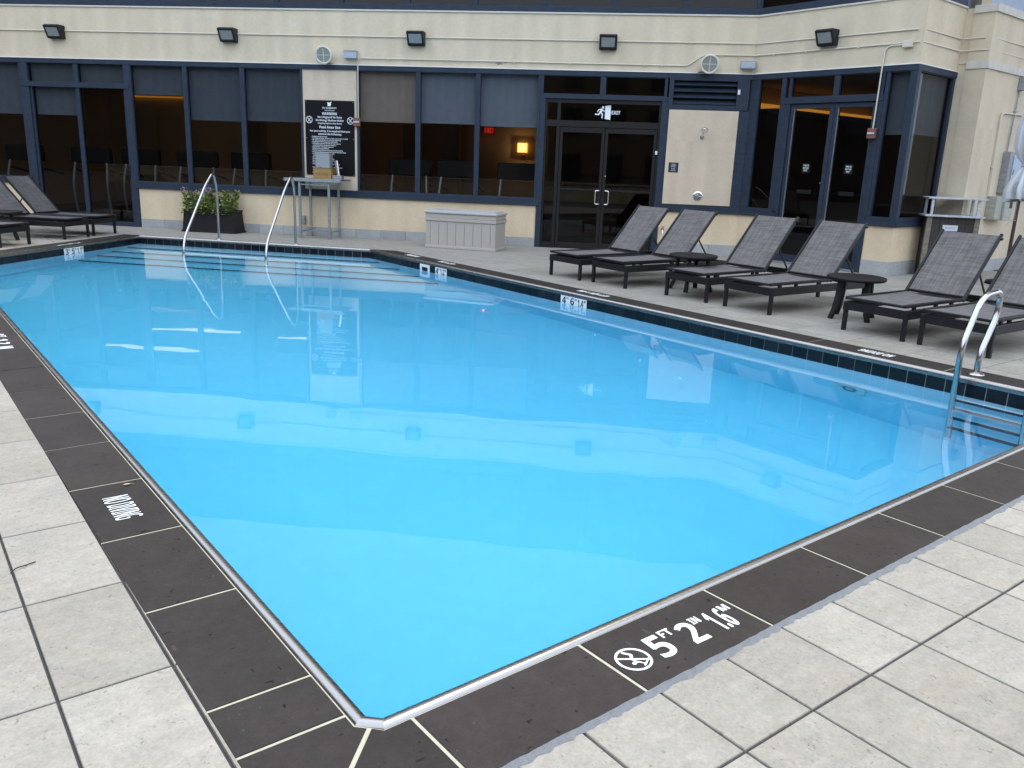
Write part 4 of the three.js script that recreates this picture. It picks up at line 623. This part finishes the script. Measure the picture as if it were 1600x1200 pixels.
{ // on the side wall at the right
  const onW = (name, label, cat, s, y) => { const p = F4.pt(s, y, 0); return thing(name, label, cat, [p.x, p.y, p.z], F4.turn); };
  const a = onW('electric_panel', 'large grey electric cabinet on the side wall behind the closed umbrella', 'cabinet', 1.7, 1.65); obj('case', rbox(-0.5, 0.55, -0.34, 0.33, 0, 0.12, 0.008), M.greyBox, a); obj('door', rbox(-0.36, 0.5, -0.25, 0.27, 0.12, 0.135, 0.006), M.blueGrey, a); obj('latch', rbox(-0.33, -0.3, -0.03, 0.05, 0.135, 0.15, 0.003), M.galv, a);
  const b = onW('meter_box', 'pale green meter box low on the side wall beside the bin', 'box', 1.18, 1.07); obj('case', rbox(-0.3, 0.3, -0.19, 0.19, 0, 0.16, 0.012), M.paleBox, b); obj('cover', rbox(-0.05, 0.29, -0.2, 0.2, 0.16, 0.2, 0.008), M.paleBox, b); obj('gauge', box(0.14, 0.25, 0.0, 0.12, 0.2, 0.203), M.black, b);
  const c = onW('disconnect_switch', 'small grey switch box on the drop conduit under the string course', 'switch', 1.36, 3.06); obj('case', rbox(-0.07, 0.07, -0.12, 0.08, 0, 0.1, 0.008), M.greyBox, c); obj('lever', rbox(0.07, 0.1, -0.05, 0.05, 0.03, 0.06, 0.005), M.galv, c);
  const pp = (label, pts, mat) => { const t = thing('wall_pipe', label, 'pipe'); obj('pipe', pathTube(pts, 0.1, 0.014, 8), mat, t); obj('strap', new THREE.BoxGeometry(0.05, 0.02, 0.05).translate(...pts[0].clone().lerp(pts[1], 0.35).toArray()), mat, t); };
  pp('grey pipe from the switch box down to the electric cabinet', [F4.pt(1.34, 2.95, 0.03), F4.pt(1.27, 1.98, 0.03)], M.galv); pp('cream pipe bending from the umbrella side down to the meter box', [F4.pt(0.83, 1.26, 0.03), F4.pt(0.78, 2.56, 0.03), F4.pt(2.1, 2.58, 0.03)], M.conduit); pp('thin grey pipe above the switch box on the string course', [F4.pt(1.5, 3.42, 0.045), F4.pt(1.40, 3.14, 0.045)], M.conduit);
}

// ---------------------------------------------------------------- things on the deck
// sun loungers: local x = across, z from the foot end (0) toward the head (-z)
function lounger(label, pos, turn, sl = M.sling) {
  const t = thing('sun_lounger', label, 'lounger', pos, turn, 'black framed sling loungers by the pool');
  const W = 0.31, L = 1.92;
  obj('side_rail', rbox(-W - 0.024, -W + 0.024, 0.205, 0.288, -L, 0.0, 0.006), M.frame, t); obj('side_rail', rbox(W - 0.024, W + 0.024, 0.205, 0.288, -L, 0.0, 0.006), M.frame, t);
  obj('end_rail', rbox(-W + 0.024, W - 0.024, 0.207, 0.286, -0.048, -0.002, 0.006), M.frame, t); obj('end_rail', rbox(-W + 0.024, W - 0.024, 0.207, 0.286, -L + 0.002, -L + 0.048, 0.006), M.frame, t);
  for (const s of [-1, 1]) for (const z of [-0.024, -L + 0.16]) obj('leg', rbox(s * W - 0.019, s * W + 0.019, 0, 0.21, z - 0.019, z + 0.019, 0.004), M.frame, t);
  const PZ = -1.05, PY = 0.335, ang = 0.85, BL = 0.825; // hinge and backrest
  for (const s of [-1, 1]) { obj('seat_tube', rbox(s * 0.30 - 0.016, s * 0.30 + 0.016, 0.312, 0.345, PZ - 0.06, 0.015, 0.01), M.frame, t); for (const z of [-0.16, -0.85]) obj('spacer', box(s * 0.30 - 0.012, s * 0.30 + 0.012, 0.286, 0.314, z - 0.02, z + 0.02), M.frame, t); }
  const sheet = (n, m, fn) => { const pv = [], P = (i, j, o) => fn(i / n, j / m, o); for (let i = 0; i < n; i++) for (let j = 0; j < m; j++) { const q = [P(i, j, 0), P(i + 1, j, 0), P(i + 1, j + 1, 0), P(i, j + 1, 0)], w = [P(i, j, 1), P(i + 1, j, 1), P(i + 1, j + 1, 1), P(i, j + 1, 1)]; for (const k of [0, 1, 2, 0, 2, 3]) pv.push(...q[k]); for (const k of [0, 2, 1, 0, 3, 2]) pv.push(...w[k]); } const g = new THREE.BufferGeometry(); g.setAttribute('position', new THREE.Float32BufferAttribute(pv, 3)); g.computeVertexNormals(); return toCreasedNormals(g, 0.8); };
  const sagU = (u) => 1 - (2 * u - 1) ** 2;
  const shared = lounger.g || (lounger.g = { seat: uvBox(sheet(10, 14, (u, v, o) => [(u - 0.5) * 0.6, PY - 0.026 * sagU(u) * (0.4 + 0.6 * sagU(v)) - 0.006 * sagU(v) + (o ? -0.003 : 0), 0.01 + (PZ - 0.01) * v])), back: uvBox(sheet(10, 12, (u, v, o) => { const s = sagU(u) * (0.35 + 0.65 * sagU(v)) * 0.022, d = v * BL; return [(u - 0.5) * 0.6, PY + d * Math.sin(ang) - (s + (o ? 0.003 : 0)) * Math.cos(ang), PZ - 0.03 - d * Math.cos(ang) - (s + (o ? 0.003 : 0)) * Math.sin(ang) - 0.03 * sagU(u) * v * v]; })) });
  share('seat_sling', shared.seat, sl, t); share('back_sling', shared.back, sl, t);
  const bp = (x, d) => V3(x, PY + d * Math.sin(ang), PZ - 0.03 - d * Math.cos(ang));
  for (const s of [-1, 1]) { obj('back_tube', bar(bp(s * 0.305, -0.03), bp(s * 0.305, BL + 0.02), 0.03, 0.034, 0.01), M.frame, t); obj('back_stay', bar(bp(s * 0.29, 0.36), V3(s * 0.29, 0.26, PZ - 0.56), 0.014, 0.02, 0.004), M.frame, t); }
  obj('cross_tube', bar(V3(-0.3, 0.325, 0.0), V3(0.3, 0.325, 0.0), 0.026, 0.026, 0.008), M.frame, t); obj('cross_tube', bar(V3(-0.3, 0.318, PZ + 0.02), V3(0.3, 0.318, PZ + 0.02), 0.03, 0.026, 0.008), M.frame, t); obj('cross_tube', bar(bp(-0.3, 0.02), bp(0.3, 0.02), 0.03, 0.026, 0.008), M.frame, t);
  obj('cross_tube', bar(V3(-0.29, 0.26, PZ - 0.56), V3(0.29, 0.26, PZ - 0.56), 0.018, 0.018, 0.004), M.frame, t); obj('knob', cyl(0.014, 0.014, 0.03, 0, 0, 0, 10).rotateZ(Math.PI / 2).translate(0.34, PY + 0.78 * Math.sin(ang), PZ - 0.03 - 0.78 * Math.cos(ang)), M.frame, t);
  return t;
}
// foot-end leg pairs seen on the deck -> centre of the foot end
const LT = -46.5 * Math.PI / 180; // head end points to +x, -z
const dW = V3(Math.cos(-LT), 0, Math.sin(-LT)); // across direction
[[-1.022, 4.045, -0.606, 4.423, 'grey sling lounger in front of the black entrance door'], [-0.419, 4.542, 0.016, 4.98, 'grey sling lounger in front of the shower panel, beside a round table'], [0.505, 5.40, 0.965, 5.76, 'grey sling lounger in front of the bay door, its foot beside the round table'], [1.152, 5.948, 1.574, 6.446, 'grey sling lounger between the bay door lounger and the second round table'], [2.189, 7.058, 2.625, 7.542, 'grey sling lounger in front of the brown waste bin'], [2.731, 7.641, 3.177, 8.072, 'grey sling lounger beside the pool ladder']].forEach(([x0, z0, x1, z1, l]) => lounger(l, [(x0 + x1) / 2, 0, (z0 + z1) / 2], LT + rr(-0.025, 0.025)));
lounger('dark sling lounger close to the sliding door wall, last of its row', [-9.19, 0, 1.76], Math.PI / 2, M.slingBrown); lounger('dark sling lounger beside the sliding door, next to the round table', [-9.19, 0, 2.54], Math.PI / 2, M.slingBrown); lounger('dark sling lounger beyond the round table at the pool shallow side', [-9.17, 0, 4.03], Math.PI / 2, M.slingBrown);
lounger('grey sling lounger against the side wall behind the other loungers', [5.35, 0, 3.55], LT - 0.06, M.slingBrown);

function sideTable(label, x, z, turn) {
  const t = thing('side_table', label, 'table', [x, 0, z], turn, 'round black side tables');
  obj('table_top', new THREE.LatheGeometry([[0, 0.425], [0.24, 0.425], [0.285, 0.415], [0.30, 0.425], [0.304, 0.44], [0.298, 0.452], [0.285, 0.456], [0.27, 0.452], [0, 0.448]].map(([r, h]) => V2(r, h)), 40), M.plasticBlack, t);
  for (let k = 0; k < 4; k++) { const a = k * Math.PI / 2 + 0.5, c = Math.cos(a), s = Math.sin(a), pts = [[0.19, 0.43], [0.20, 0.25], [0.225, 0.1], [0.265, 0.0]]; const g = []; for (let i = 0; i < 3; i++) g.push(bar(V3(c * pts[i][0], pts[i][1] + (i ? 0.004 : 0), s * pts[i][0]), V3(c * pts[i + 1][0], pts[i + 1][1], s * pts[i + 1][0]), 0.055, 0.04, 0.008)); obj('leg', g, M.plasticBlack, t); }
  return t;
}
sideTable('round black side table between the door lounger and the bay lounger', 0.86, 4.78, 0.2); sideTable('round black side table between the bay loungers and the bin lounger', 2.47, 6.30, 0.9); sideTable('round black side table between the dark loungers at the shallow side', -9.97, 3.28, 0.4);

{ // resin storage box
  const t = thing('storage_box', 'grey resin deck storage box standing by the wall', 'box', [-2.88, 0, 1.20], -0.16);
  const W = 0.645, D = 0.58; // front face at z = 0
  obj('body', [rbox(-W, W, 0.0, 0.47, -D, 0.0, 0.012), rbox(-W - 0.012, W + 0.012, 0.0, 0.05, -D - 0.01, 0.012, 0.01)], M.resin, t);
  obj('upper_band', [rbox(-W - 0.016, W + 0.016, 0.47, 0.525, -D - 0.012, 0.016, 0.01), rbox(-W - 0.008, W + 0.008, 0.525, 0.60, -D - 0.006, 0.008, 0.01)], M.resin, t);
  for (let k = 0; k < 8; k++) obj('groove', rbox(-0.56 + k * 0.16 - 0.004, -0.56 + k * 0.16 + 0.004, 0.055, 0.445, -0.004, 0.0018, 0.001), M.groove, t);
  const lid = sub('lid', t); obj('lid_rim', [rbox(-W - 0.028, W + 0.028, 0.602, 0.645, -D - 0.02, 0.03, 0.014), rbox(-W + 0.02, W - 0.02, 0.64, 0.66, -0.09, -0.02, 0.01), rbox(-W + 0.02, W - 0.02, 0.64, 0.66, -D + 0.02, -D + 0.08, 0.01), rbox(-W + 0.02, -W + 0.12, 0.64, 0.659, -D + 0.05, -0.05, 0.01), rbox(W - 0.12, W - 0.02, 0.64, 0.659, -D + 0.05, -0.05, 0.01)], M.resinLid, lid); obj('lid_panel', rbox(-W + 0.1, W - 0.1, 0.635, 0.647, -D + 0.06, -0.06, 0.003), M.resinLid, lid); obj('latch', rbox(0.28, 0.31, 0.55, 0.605, 0.005, 0.022, 0.004), M.resin, t);
}
{ // stainless stand with a drinks dispenser
  const t = thing('metal_stand', 'tall galvanised metal stand in front of the pool rules sign', 'table', [-5.74, 0, 0.36]);
  obj('table_top', rbox(-0.56, 0.52, 1.055, 1.09, -0.31, 0.31, 0.006), M.galv, t); obj('top_lip', rbox(-0.56, 0.52, 1.035, 1.06, 0.29, 0.312, 0.004), M.galv, t);
  for (const [x, z] of [[-0.28, 0.25], [0.28, 0.25], [-0.28, -0.28], [0.28, -0.28]]) obj('leg', rbox(x - 0.021, x + 0.021, 0, 1.055, z - 0.021, z + 0.021, 0.004), M.galv, t);
  obj('brace', rbox(-0.26, 0.26, 0.115, 0.14, -0.01, 0.015, 0.003), M.galv, t); obj('brace', rbox(-0.29, -0.27, 0.115, 0.14, -0.26, 0.23, 0.003), M.galv, t); obj('brace', rbox(0.27, 0.29, 0.115, 0.14, -0.26, 0.23, 0.003), M.galv, t); obj('brace', rbox(-0.26, 0.26, 0.97, 0.995, 0.24, 0.26, 0.003), M.galv, t);
  const d = thing('drink_dispenser', 'grey water dispenser with a small tap on a wooden crate base', 'dispenser', [-5.63, 1.09, 0.36]);
  obj('wooden_base', [rbox(-0.17, 0.17, 0.0, 0.082, -0.13, 0.13, 0.004), rbox(-0.17, 0.17, 0.09, 0.185, -0.13, 0.13, 0.004), box(-0.16, 0.16, 0.08, 0.092, -0.12, 0.12)], M.wood, d); obj('tank', rbox(-0.135, 0.135, 0.186, 0.46, -0.1, 0.1, 0.02), M.tank, d); obj('tank_lid', rbox(-0.14, 0.14, 0.46, 0.478, -0.105, 0.105, 0.006), M.tank, d); obj('tap', [cyl(0.012, 0.012, 0.05, 0, 0, 0, 10).rotateX(Math.PI / 2).translate(-0.04, 0.215, 0.1), cyl(0.009, 0.009, 0.05, -0.04, 0.2, 0.145, 10), bar(V3(-0.04, 0.25, 0.145), V3(-0.04, 0.27, 0.18), 0.012, 0.01)], M.chrome, d);
  const c = thing('cup_holder', 'tilted steel cup tube beside the wooden dispenser base', 'cup holder', [-5.37, 1.09, 0.38]); obj('tube', new THREE.CylinderGeometry(0.038, 0.034, 0.30, 20, 1, true).rotateZ(-0.0).rotateZ(0.14).translate(0.0, 0.185, 0), std({ color: C(0.7, 0.7, 0.7), metalness: 1, roughness: 0.2, side: THREE.DoubleSide }), c); obj('base', rbox(-0.08, 0.1, 0, 0.07, -0.07, 0.07, 0.004), M.galv, c);
}
seed = 77031;
{ // planter with flowers
  const t = thing('flower_planter', 'black rectangular planter with green foliage, purple and white flowers', 'planter', [-7.92, 0, 0.25]);
  const v = new THREE.CylinderGeometry(1, 1, 1, 4, 1).rotateY(Math.PI / 4); const p = v.attributes.position; // tapered box
  const bx = (w0, w1, d0, d1, y0, y1) => { const g = new THREE.BoxGeometry(1, 1, 1), q = g.attributes.position; for (let i = 0; i < q.count; i++) { const top = q.getY(i) > 0; q.setXYZ(i, q.getX(i) * (top ? w1 : w0), top ? y1 : y0, q.getZ(i) * (top ? d1 : d0)); } g.computeVertexNormals(); return g; };
  obj('pot', [bx(1.06, 1.0, 0.42, 0.38, 0.035, 0.40), bx(1.10, 1.09, 0.46, 0.45, 0, 0.04)], M.plasticBlack, t); obj('pot_rim', [box(-0.51, 0.51, 0.395, 0.425, 0.17, 0.20), box(-0.51, 0.51, 0.395, 0.425, -0.20, -0.17), box(-0.51, -0.48, 0.395, 0.425, -0.17, 0.17), box(0.48, 0.51, 0.395, 0.425, -0.17, 0.17)], M.plasticBlack, t); obj('soil', box(-0.49, 0.49, 0.40, 0.408, -0.18, 0.18), M.soil, t);
  const leaf = (L, w) => { const g = new THREE.BufferGeometry(); const q = [[0, 0, 0], [w / 2, L * 0.45, 0.08 * L], [0, L, -0.06 * L], [-w / 2, L * 0.45, 0.08 * L], [0, L * 0.5, 0]]; const id = [0, 1, 4, 1, 2, 4, 2, 3, 4, 3, 0, 4]; g.setAttribute('position', new THREE.Float32BufferAttribute(id.flatMap((k) => q[k]), 3)); g.computeVertexNormals(); return g; };
  const put = (g, x, y, z, a, tl, s = 1) => g.applyMatrix4(new THREE.Matrix4().compose(V3(x, y, z), new THREE.Quaternion().setFromEuler(new THREE.Euler(tl, a, rr(-0.4, 0.4), 'YXZ')), V3(s, s, s)));
  const Ls = [[], [], []], St = [], Pu = [], Wh = [];
  for (let k = 0; k < 46; k++) { // stems with whorled leaves
    const x = rr(-0.5, 0.48), z = rr(-0.15, 0.15), tall = (Math.abs(x + 0.36) < 0.13 || Math.abs(x + 0.02) < 0.11 || Math.abs(x - 0.34) < 0.1 || Math.abs(x - 0.18) < 0.06), h = tall ? rr(0.26, 0.40) : rr(0.12, 0.24), lx = rr(-0.08, 0.08) + x * 0.18, lz = rr(-0.03, 0.08);
    const a = V3(x, 0.4, z), b = V3(x + lx, 0.4 + h, z + lz); St.push(bar(a, b, 0.006, 0.006)); const n = Math.round(h * 70) + 6;
    for (let i = 0; i < n; i++) { const f = 0.15 + 0.85 * i / n, q = a.clone().lerp(b, f), s = rr(0.75, 1.2) * (1.15 - 0.35 * f); Ls[Math.floor(rnd() * (tall ? 2.4 : 2))].push(put(leaf(0.085, 0.046), q.x, q.y, q.z, rr(0, 6.28), rr(0.5, 1.5), s)); }
    if (tall && x < 0.12 && k % 3 === 1) for (let i = 0; i < 16; i++) { const q = b.clone().add(V3(rr(-0.045, 0.045), rr(-0.05, 0.04), rr(-0.045, 0.045))); Pu.push(put(leaf(0.036, 0.034), q.x, q.y, q.z, rr(0, 6.28), rr(0.2, 1.4))); }
  }
  for (let k = 0; k < 620; k++) { const x = rr(-0.55, 0.5), z = rr(-0.1, 0.25); Ls[k % 5 === 0 ? 2 : k % 2].push(put(leaf(0.075, 0.045), x, rr(0.36, 0.56), z, rr(-1.2, 1.2), rr(0.8, 2.2), rr(0.7, 1.2))); }
  for (let f = 0; f < 9; f++) { const c = V3(rr(-0.35, 0.3), rr(0.45, 0.62), rr(0.14, 0.24)); for (let i = 0; i < 6; i++) Wh.push(put(leaf(0.03, 0.026), c.x, c.y, c.z, i * 1.05, 1.2)); }
  obj('stems', St, M.leafC, t); ['leafA', 'leafB', 'leafC'].forEach((m, i) => { const o = obj('foliage', Ls[i], M[m], t); o.userData.kind = 'stuff'; }); obj('purple_flowers', Pu, M.petal, t).userData.kind = 'stuff'; obj('white_flowers', Wh, M.petalWhite, t).userData.kind = 'stuff';
}
{ // handrails at the steps
  const rail = (label, x, z0) => { const t = thing('pool_handrail', label, 'handrail', [x, 0, z0], 0, 'steel handrails at the pool steps');
    obj('rail_tube', pathTube([V3(0, -0.02, 0), V3(0, 0.95, 0.0), V3(0, 1.16, 0.10), V3(0, 0.93, 0.40), V3(0, 0.10, 1.19), V3(0, -0.18, 1.25), V3(0, -0.70, 1.19)], [0.14, 0.1, 0.09, 0.16, 0.14], 0.0215, 16), M.steel, t);
    obj('flange', cyl(0.045, 0.05, 0.012, 0, 0.001, 0, 24), M.steel, t); return t; };
  rail('curved steel handrail in front of the flower planter', -7.15, 1.575); rail('curved steel handrail in front of the metal stand', -5.657, 1.755);
}
{ // ladder
  const t = thing('pool_ladder', 'stainless pool ladder with dark treads at the deep end', 'ladder', [...UV(8.19, -4.39)].length ? [UV(8.19, -4.39)[0], 0, UV(8.19, -4.39)[1]] : 0, -Math.PI / 4);
  // local x = along the pool edge (+u), local z = into the pool (-v)
  for (const x of [0, 0.53]) { obj('rail_tube', pathTube([V3(x, 0, -0.195), V3(x, 0.17, -0.195), V3(x, 0.47, -0.38), V3(x, 0.655, -0.37), V3(x, 0.635, -0.06), V3(x, 0.27, 0.135), V3(x, -0.75, 0.125), V3(x, -1.30, 0.10)], [0.09, 0.1, 0.13, 0.13, 0.1, 0.1], 0.0235, 16), M.steel, t); obj('flange', new THREE.LatheGeometry([[0.024, 0.02], [0.05, 0.012], [0.06, 0.0]].map(([r, h]) => V2(r, h)), 24).translate(x, 0.001, -0.195), M.steel, t); }
  for (let k = 0; k < 4; k++) { const y = -0.225 - k * 0.265; const tr = obj('tread', rbox(0.0, 0.53, y - 0.03, y, 0.05, 0.13, 0.006), M.plaster, t); obj('grip', rbox(0.0, 0.53, y - 0.031, y + 0.003, 0.10, 0.142, 0.002), M.nosing, tr); }
}
{ // brown waste station with two white counters
  const t = thing('waste_bin', 'brown panelled waste bin with pale posts and two white counters', 'bin', [4.64, 0, 1.62], -0.1);
  const W = 0.76, D = 0.46, H = 0.93; // front face at z=0, x from 0
  obj('plinth', box(0.02, W - 0.02, 0, 0.06, -D + 0.02, -0.02), M.black, t); for (let k = 0; k < 5; k++) obj('front_board', rbox(0.075 + k * (W - 0.15) / 5 + 0.002, 0.075 + (k + 1) * (W - 0.15) / 5 - 0.002, 0.06, H, -0.03, -0.012, 0.002), M.brown, t);
  obj('side_panel', rbox(W - 0.03, W - 0.012, 0.06, H, -D + 0.04, -0.075, 0.003), M.brown, t); obj('side_panel', rbox(0.012, 0.03, 0.06, H, -D + 0.04, -0.075, 0.003), M.brown, t); obj('back_panel', box(0.07, W - 0.07, 0.06, H, -D + 0.01, -D + 0.03), M.brown, t);
  obj('side_frame', [rbox(W - 0.014, W - 0.004, 0.12, 0.16, -D + 0.08, -0.09, 0.002), rbox(W - 0.014, W - 0.004, H - 0.09, H - 0.05, -D + 0.08, -0.09, 0.002), rbox(W - 0.0145, W - 0.0045, 0.16, H - 0.09, -D + 0.08, -D + 0.12, 0.002)], M.brown, t);
  for (const [x, z] of [[0, 0], [W - 0.075, 0], [0, -D + 0.075], [W - 0.075, -D + 0.075]]) obj('corner_post', rbox(x, x + 0.075, 0.05, H + 0.002, z - 0.075, z, 0.004), M.greyPost, t);
  obj('lower_counter', rbox(-0.05, W + 0.05, H + 0.002, H + 0.03, -D - 0.04, 0.05, 0.006), M.binWhite, t); obj('upper_counter', rbox(-0.03, W + 0.06, H + 0.27, H + 0.298, -D - 0.05, 0.03, 0.006), M.binWhite, t);
  for (const [x, z] of [[0.03, -0.04], [W - 0.07, -0.04], [0.03, -D + 0.0], [W - 0.05, -D + 0.0]]) obj('counter_post', rbox(x, x + 0.04, H + 0.028, H + 0.272, z, z + 0.04, 0.004), M.binWhite, t);
  obj('door_knob', cyl(0.016, 0.016, 0.03, 0, 0, 0, 12).rotateZ(Math.PI / 2).translate(W + 0.005, 0.72, -0.1), M.galv, t);
  const tx = canvasTex(200, 80, (x, w, h) => { x.fillStyle = '#c9ccd8'; x.fillRect(0, 0, w, h); x.fillStyle = '#8b90a6'; x.font = 'bold 40px serif'; x.textAlign = 'center'; x.fillText('WASTE', 100, 54); });
  const pl = obj('label_plate', rbox(0.24, 0.46, 0.72, 0.81, -0.012, -0.006, 0.002), M.binWhite, t); const f = new THREE.Mesh(new THREE.PlaneGeometry(0.21, 0.082).translate(0.35, 0.765, -0.005), std({ map: tx, roughness: 0.6 })); f.name = 'printed_face'; pl.add(f);
}
{ // closed umbrella at the right edge
  const t = thing('closed_umbrella', 'closed off-white umbrella on a dark brown pole by the side wall', 'umbrella', [5.68, 0, 2.2], 0.3);
  obj('pole', cyl(0.025, 0.025, 2.85, 0, 0.02, 0, 20), M.umbPole, t);
  obj('base', new THREE.LatheGeometry([[0, 0.09], [0.03, 0.09], [0.045, 0.2], [0.03, 0.22], [0.05, 0.08], [0.24, 0.05], [0.26, 0.0], [0, 0]].map(([r, h]) => V2(r, h)), 32), M.plasticBlack, t);
  // pleated canopy: radius profile with folds, tied in at 1.74 and flaring below
  const prof = [[2.84, 0.02], [2.7, 0.05], [2.45, 0.15], [2.2, 0.195], [1.98, 0.19], [1.84, 0.13], [1.76, 0.052], [1.73, 0.045], [1.70, 0.06], [1.62, 0.13], [1.5, 0.20], [1.4, 0.235], [1.3, 0.24], [1.25, 0.225]];
  const NA = 96, pv = [], P = (k, a) => { const [y, r] = prof[k], th = a / NA * Math.PI * 2, f = 0.5 + 0.5 * Math.cos(th * 8 + 0.35 * Math.sin(k)), f2 = 0.5 + 0.5 * Math.cos(th * 16 + k * 0.3); const rad = r * (0.45 + 0.55 * f * (0.8 + 0.2 * f2) + 0.06 * N16(a * 0.17, k)), drop = k > 9 ? 0.07 * (k - 9) / 4 * (N16(a / 12, 5) - 0.3) : 0; return V3(Math.cos(th) * rad, y - drop, Math.sin(th) * rad); };
  for (let k = 0; k < prof.length - 1; k++) for (let a = 0; a < NA; a++) { const q = [P(k, a), P(k, (a + 1) % NA), P(k + 1, (a + 1) % NA), P(k + 1, a)]; for (const i of [0, 1, 2, 0, 2, 3]) pv.push(q[i].x, q[i].y, q[i].z); }
  let g = new THREE.BufferGeometry(); g.setAttribute('position', new THREE.Float32BufferAttribute(pv, 3)); g.computeVertexNormals(); obj('canopy', toCreasedNormals(g, 1.0), M.canvas, t);
  obj('tie_strap', new THREE.TorusGeometry(0.05, 0.01, 8, 24).rotateX(Math.PI / 2).translate(0, 1.735, 0), M.canvas, t); obj('strap_end', tube([V3(-0.14, 1.5, 0.08), V3(-0.19, 1.38, 0.1), V3(-0.13, 1.27, 0.14), V3(-0.08, 1.22, 0.15)], 0.012, 16, 6), M.greyBox, t);
  obj('crank_hook', tube([V3(-0.06, 1.25, 0.05), V3(-0.07, 1.0, 0.06), V3(-0.04, 0.94, 0.06), V3(-0.09, 0.95, 0.06), V3(-0.2, 0.88, 0.06)], 0.004, 24, 6), M.galv, t);
}
{ // what the glass mirrors: a parapet with rail and the street's other buildings behind the viewer
  const p = thing('parapet_wall', 'low stucco parapet wall with a black rail behind the viewer', 'wall', [0, 0, 21]); obj('wall', rbox(-24, 24, 0, 0.75, 0, 0.3, 0.01), M.stucco, p); obj('cap', rbox(-24.1, 24.1, 0.75, 0.81, -0.04, 0.34, 0.01), M.lip, p); obj('handrail', rbox(-24, 24, 1.1, 1.15, 0.12, 0.17, 0.01), M.blackMetal, p); for (let k = 0; k < 25; k++) obj('rail_post', box(-23.9 + k * 1.99, -23.86 + k * 1.99, 0.81, 1.1, 0.125, 0.165), M.blackMetal, p);
  const bld = (label, x0, x1, z, h, c, nx, ny) => { const b = thing('city_building', label, 'building', [(x0 + x1) / 2, 0, z], 0, 'city buildings behind the viewer'), w = x1 - x0, m = std({ color: C(...c), map: rep(stuccoTex, 3), roughness: 0.9 }); obj('wall', box(-w / 2, w / 2, -6, h, 0, 12), m, b); obj('cornice', box(-w / 2 - 0.2, w / 2 + 0.2, h, h + 0.4, -0.3, 12), M.lip, b); const gw = uvBox(new THREE.BoxGeometry(w / nx * 0.45, h / ny * 0.55, 0.1)); for (let i = 0; i < nx; i++) for (let j = 0; j < ny; j++) share('window', gw, M.cityGlass, b).position.set(-w / 2 + (i + 0.5) * w / nx, (j + 0.5) * h / ny, -0.02); };
  function bldSide() { const b = thing('city_building', 'dark brick building across the street beside the pool deck', 'building', [-36, 0, 12], Math.PI / 2, 'city buildings behind the viewer'), m = std({ color: C(0.07, 0.055, 0.048), map: rep(stuccoTex, 3), roughness: 0.9 }); obj('wall', box(-34, 34, -6, 13, -12, 0), m, b); obj('cornice', box(-34.2, 34.2, 13, 13.4, -12, 0.3), M.lip, b); const gw = uvBox(new THREE.BoxGeometry(1.5, 1.9, 0.1)); for (let i = 0; i < 14; i++) for (let j = 0; j < 4; j++) share('window', gw, M.cityGlass, b).position.set(-31 + i * 4.8, 1.6 + j * 3.2, 0.02); }
  bldSide(); bld('brown brick building beyond the parapet', -46, -12, 48, 11, [0.10, 0.06, 0.042], 10, 3); bld('tan rendered building beyond the parapet', -11.5, 6, 44, 9, [0.17, 0.125, 0.09], 6, 3); bld('grey stone building beyond the parapet', 7, 44, 50, 12, [0.075, 0.075, 0.08], 10, 4);
}

{ // small litter on the near paving
  const t = thing('twig', 'thin dark curved twig lying on the pale paving', 'twig', [-2.075, 0.002, 13.13]); obj('stem', tube([V3(-0.01, 0.003, 0.05), V3(-0.012, 0.006, 0.02), V3(0.0, 0.004, -0.01), V3(0.016, 0.003, -0.045)], 0.0022, 16, 6), M.soil, t); obj('side_shoot', tube([V3(-0.004, 0.005, 0.0), V3(0.004, 0.007, -0.004), V3(0.012, 0.004, -0.004)], 0.0014, 8, 5), M.soil, t);
  const l = thing('dry_leaf', 'small curled dry leaf on the dark coping', 'leaf', [-2.17, 0.002, 12.335], 0.7); const g = new THREE.PlaneGeometry(0.034, 0.016, 8, 4), p = g.attributes.position; for (let i = 0; i < p.count; i++) { const x = p.getX(i), y = p.getY(i) * (1 - (x / 0.018) ** 2); p.setXYZ(i, x, y, 0.004 + 5 * y * y * 4 + 6 * x * x); } g.rotateX(-Math.PI / 2); g.computeVertexNormals(); const leafM = std({ color: C(0.36, 0.30, 0.19), roughness: 0.9, side: THREE.DoubleSide }); obj('blade', g, leafM, l); obj('stalk', tube([V3(0.016, 0.005, 0), V3(0.022, 0.004, 0.002), V3(0.03, 0.002, 0.006)], 0.0009, 8, 5), leafM, l);
}
renderer.render(scene, camera);
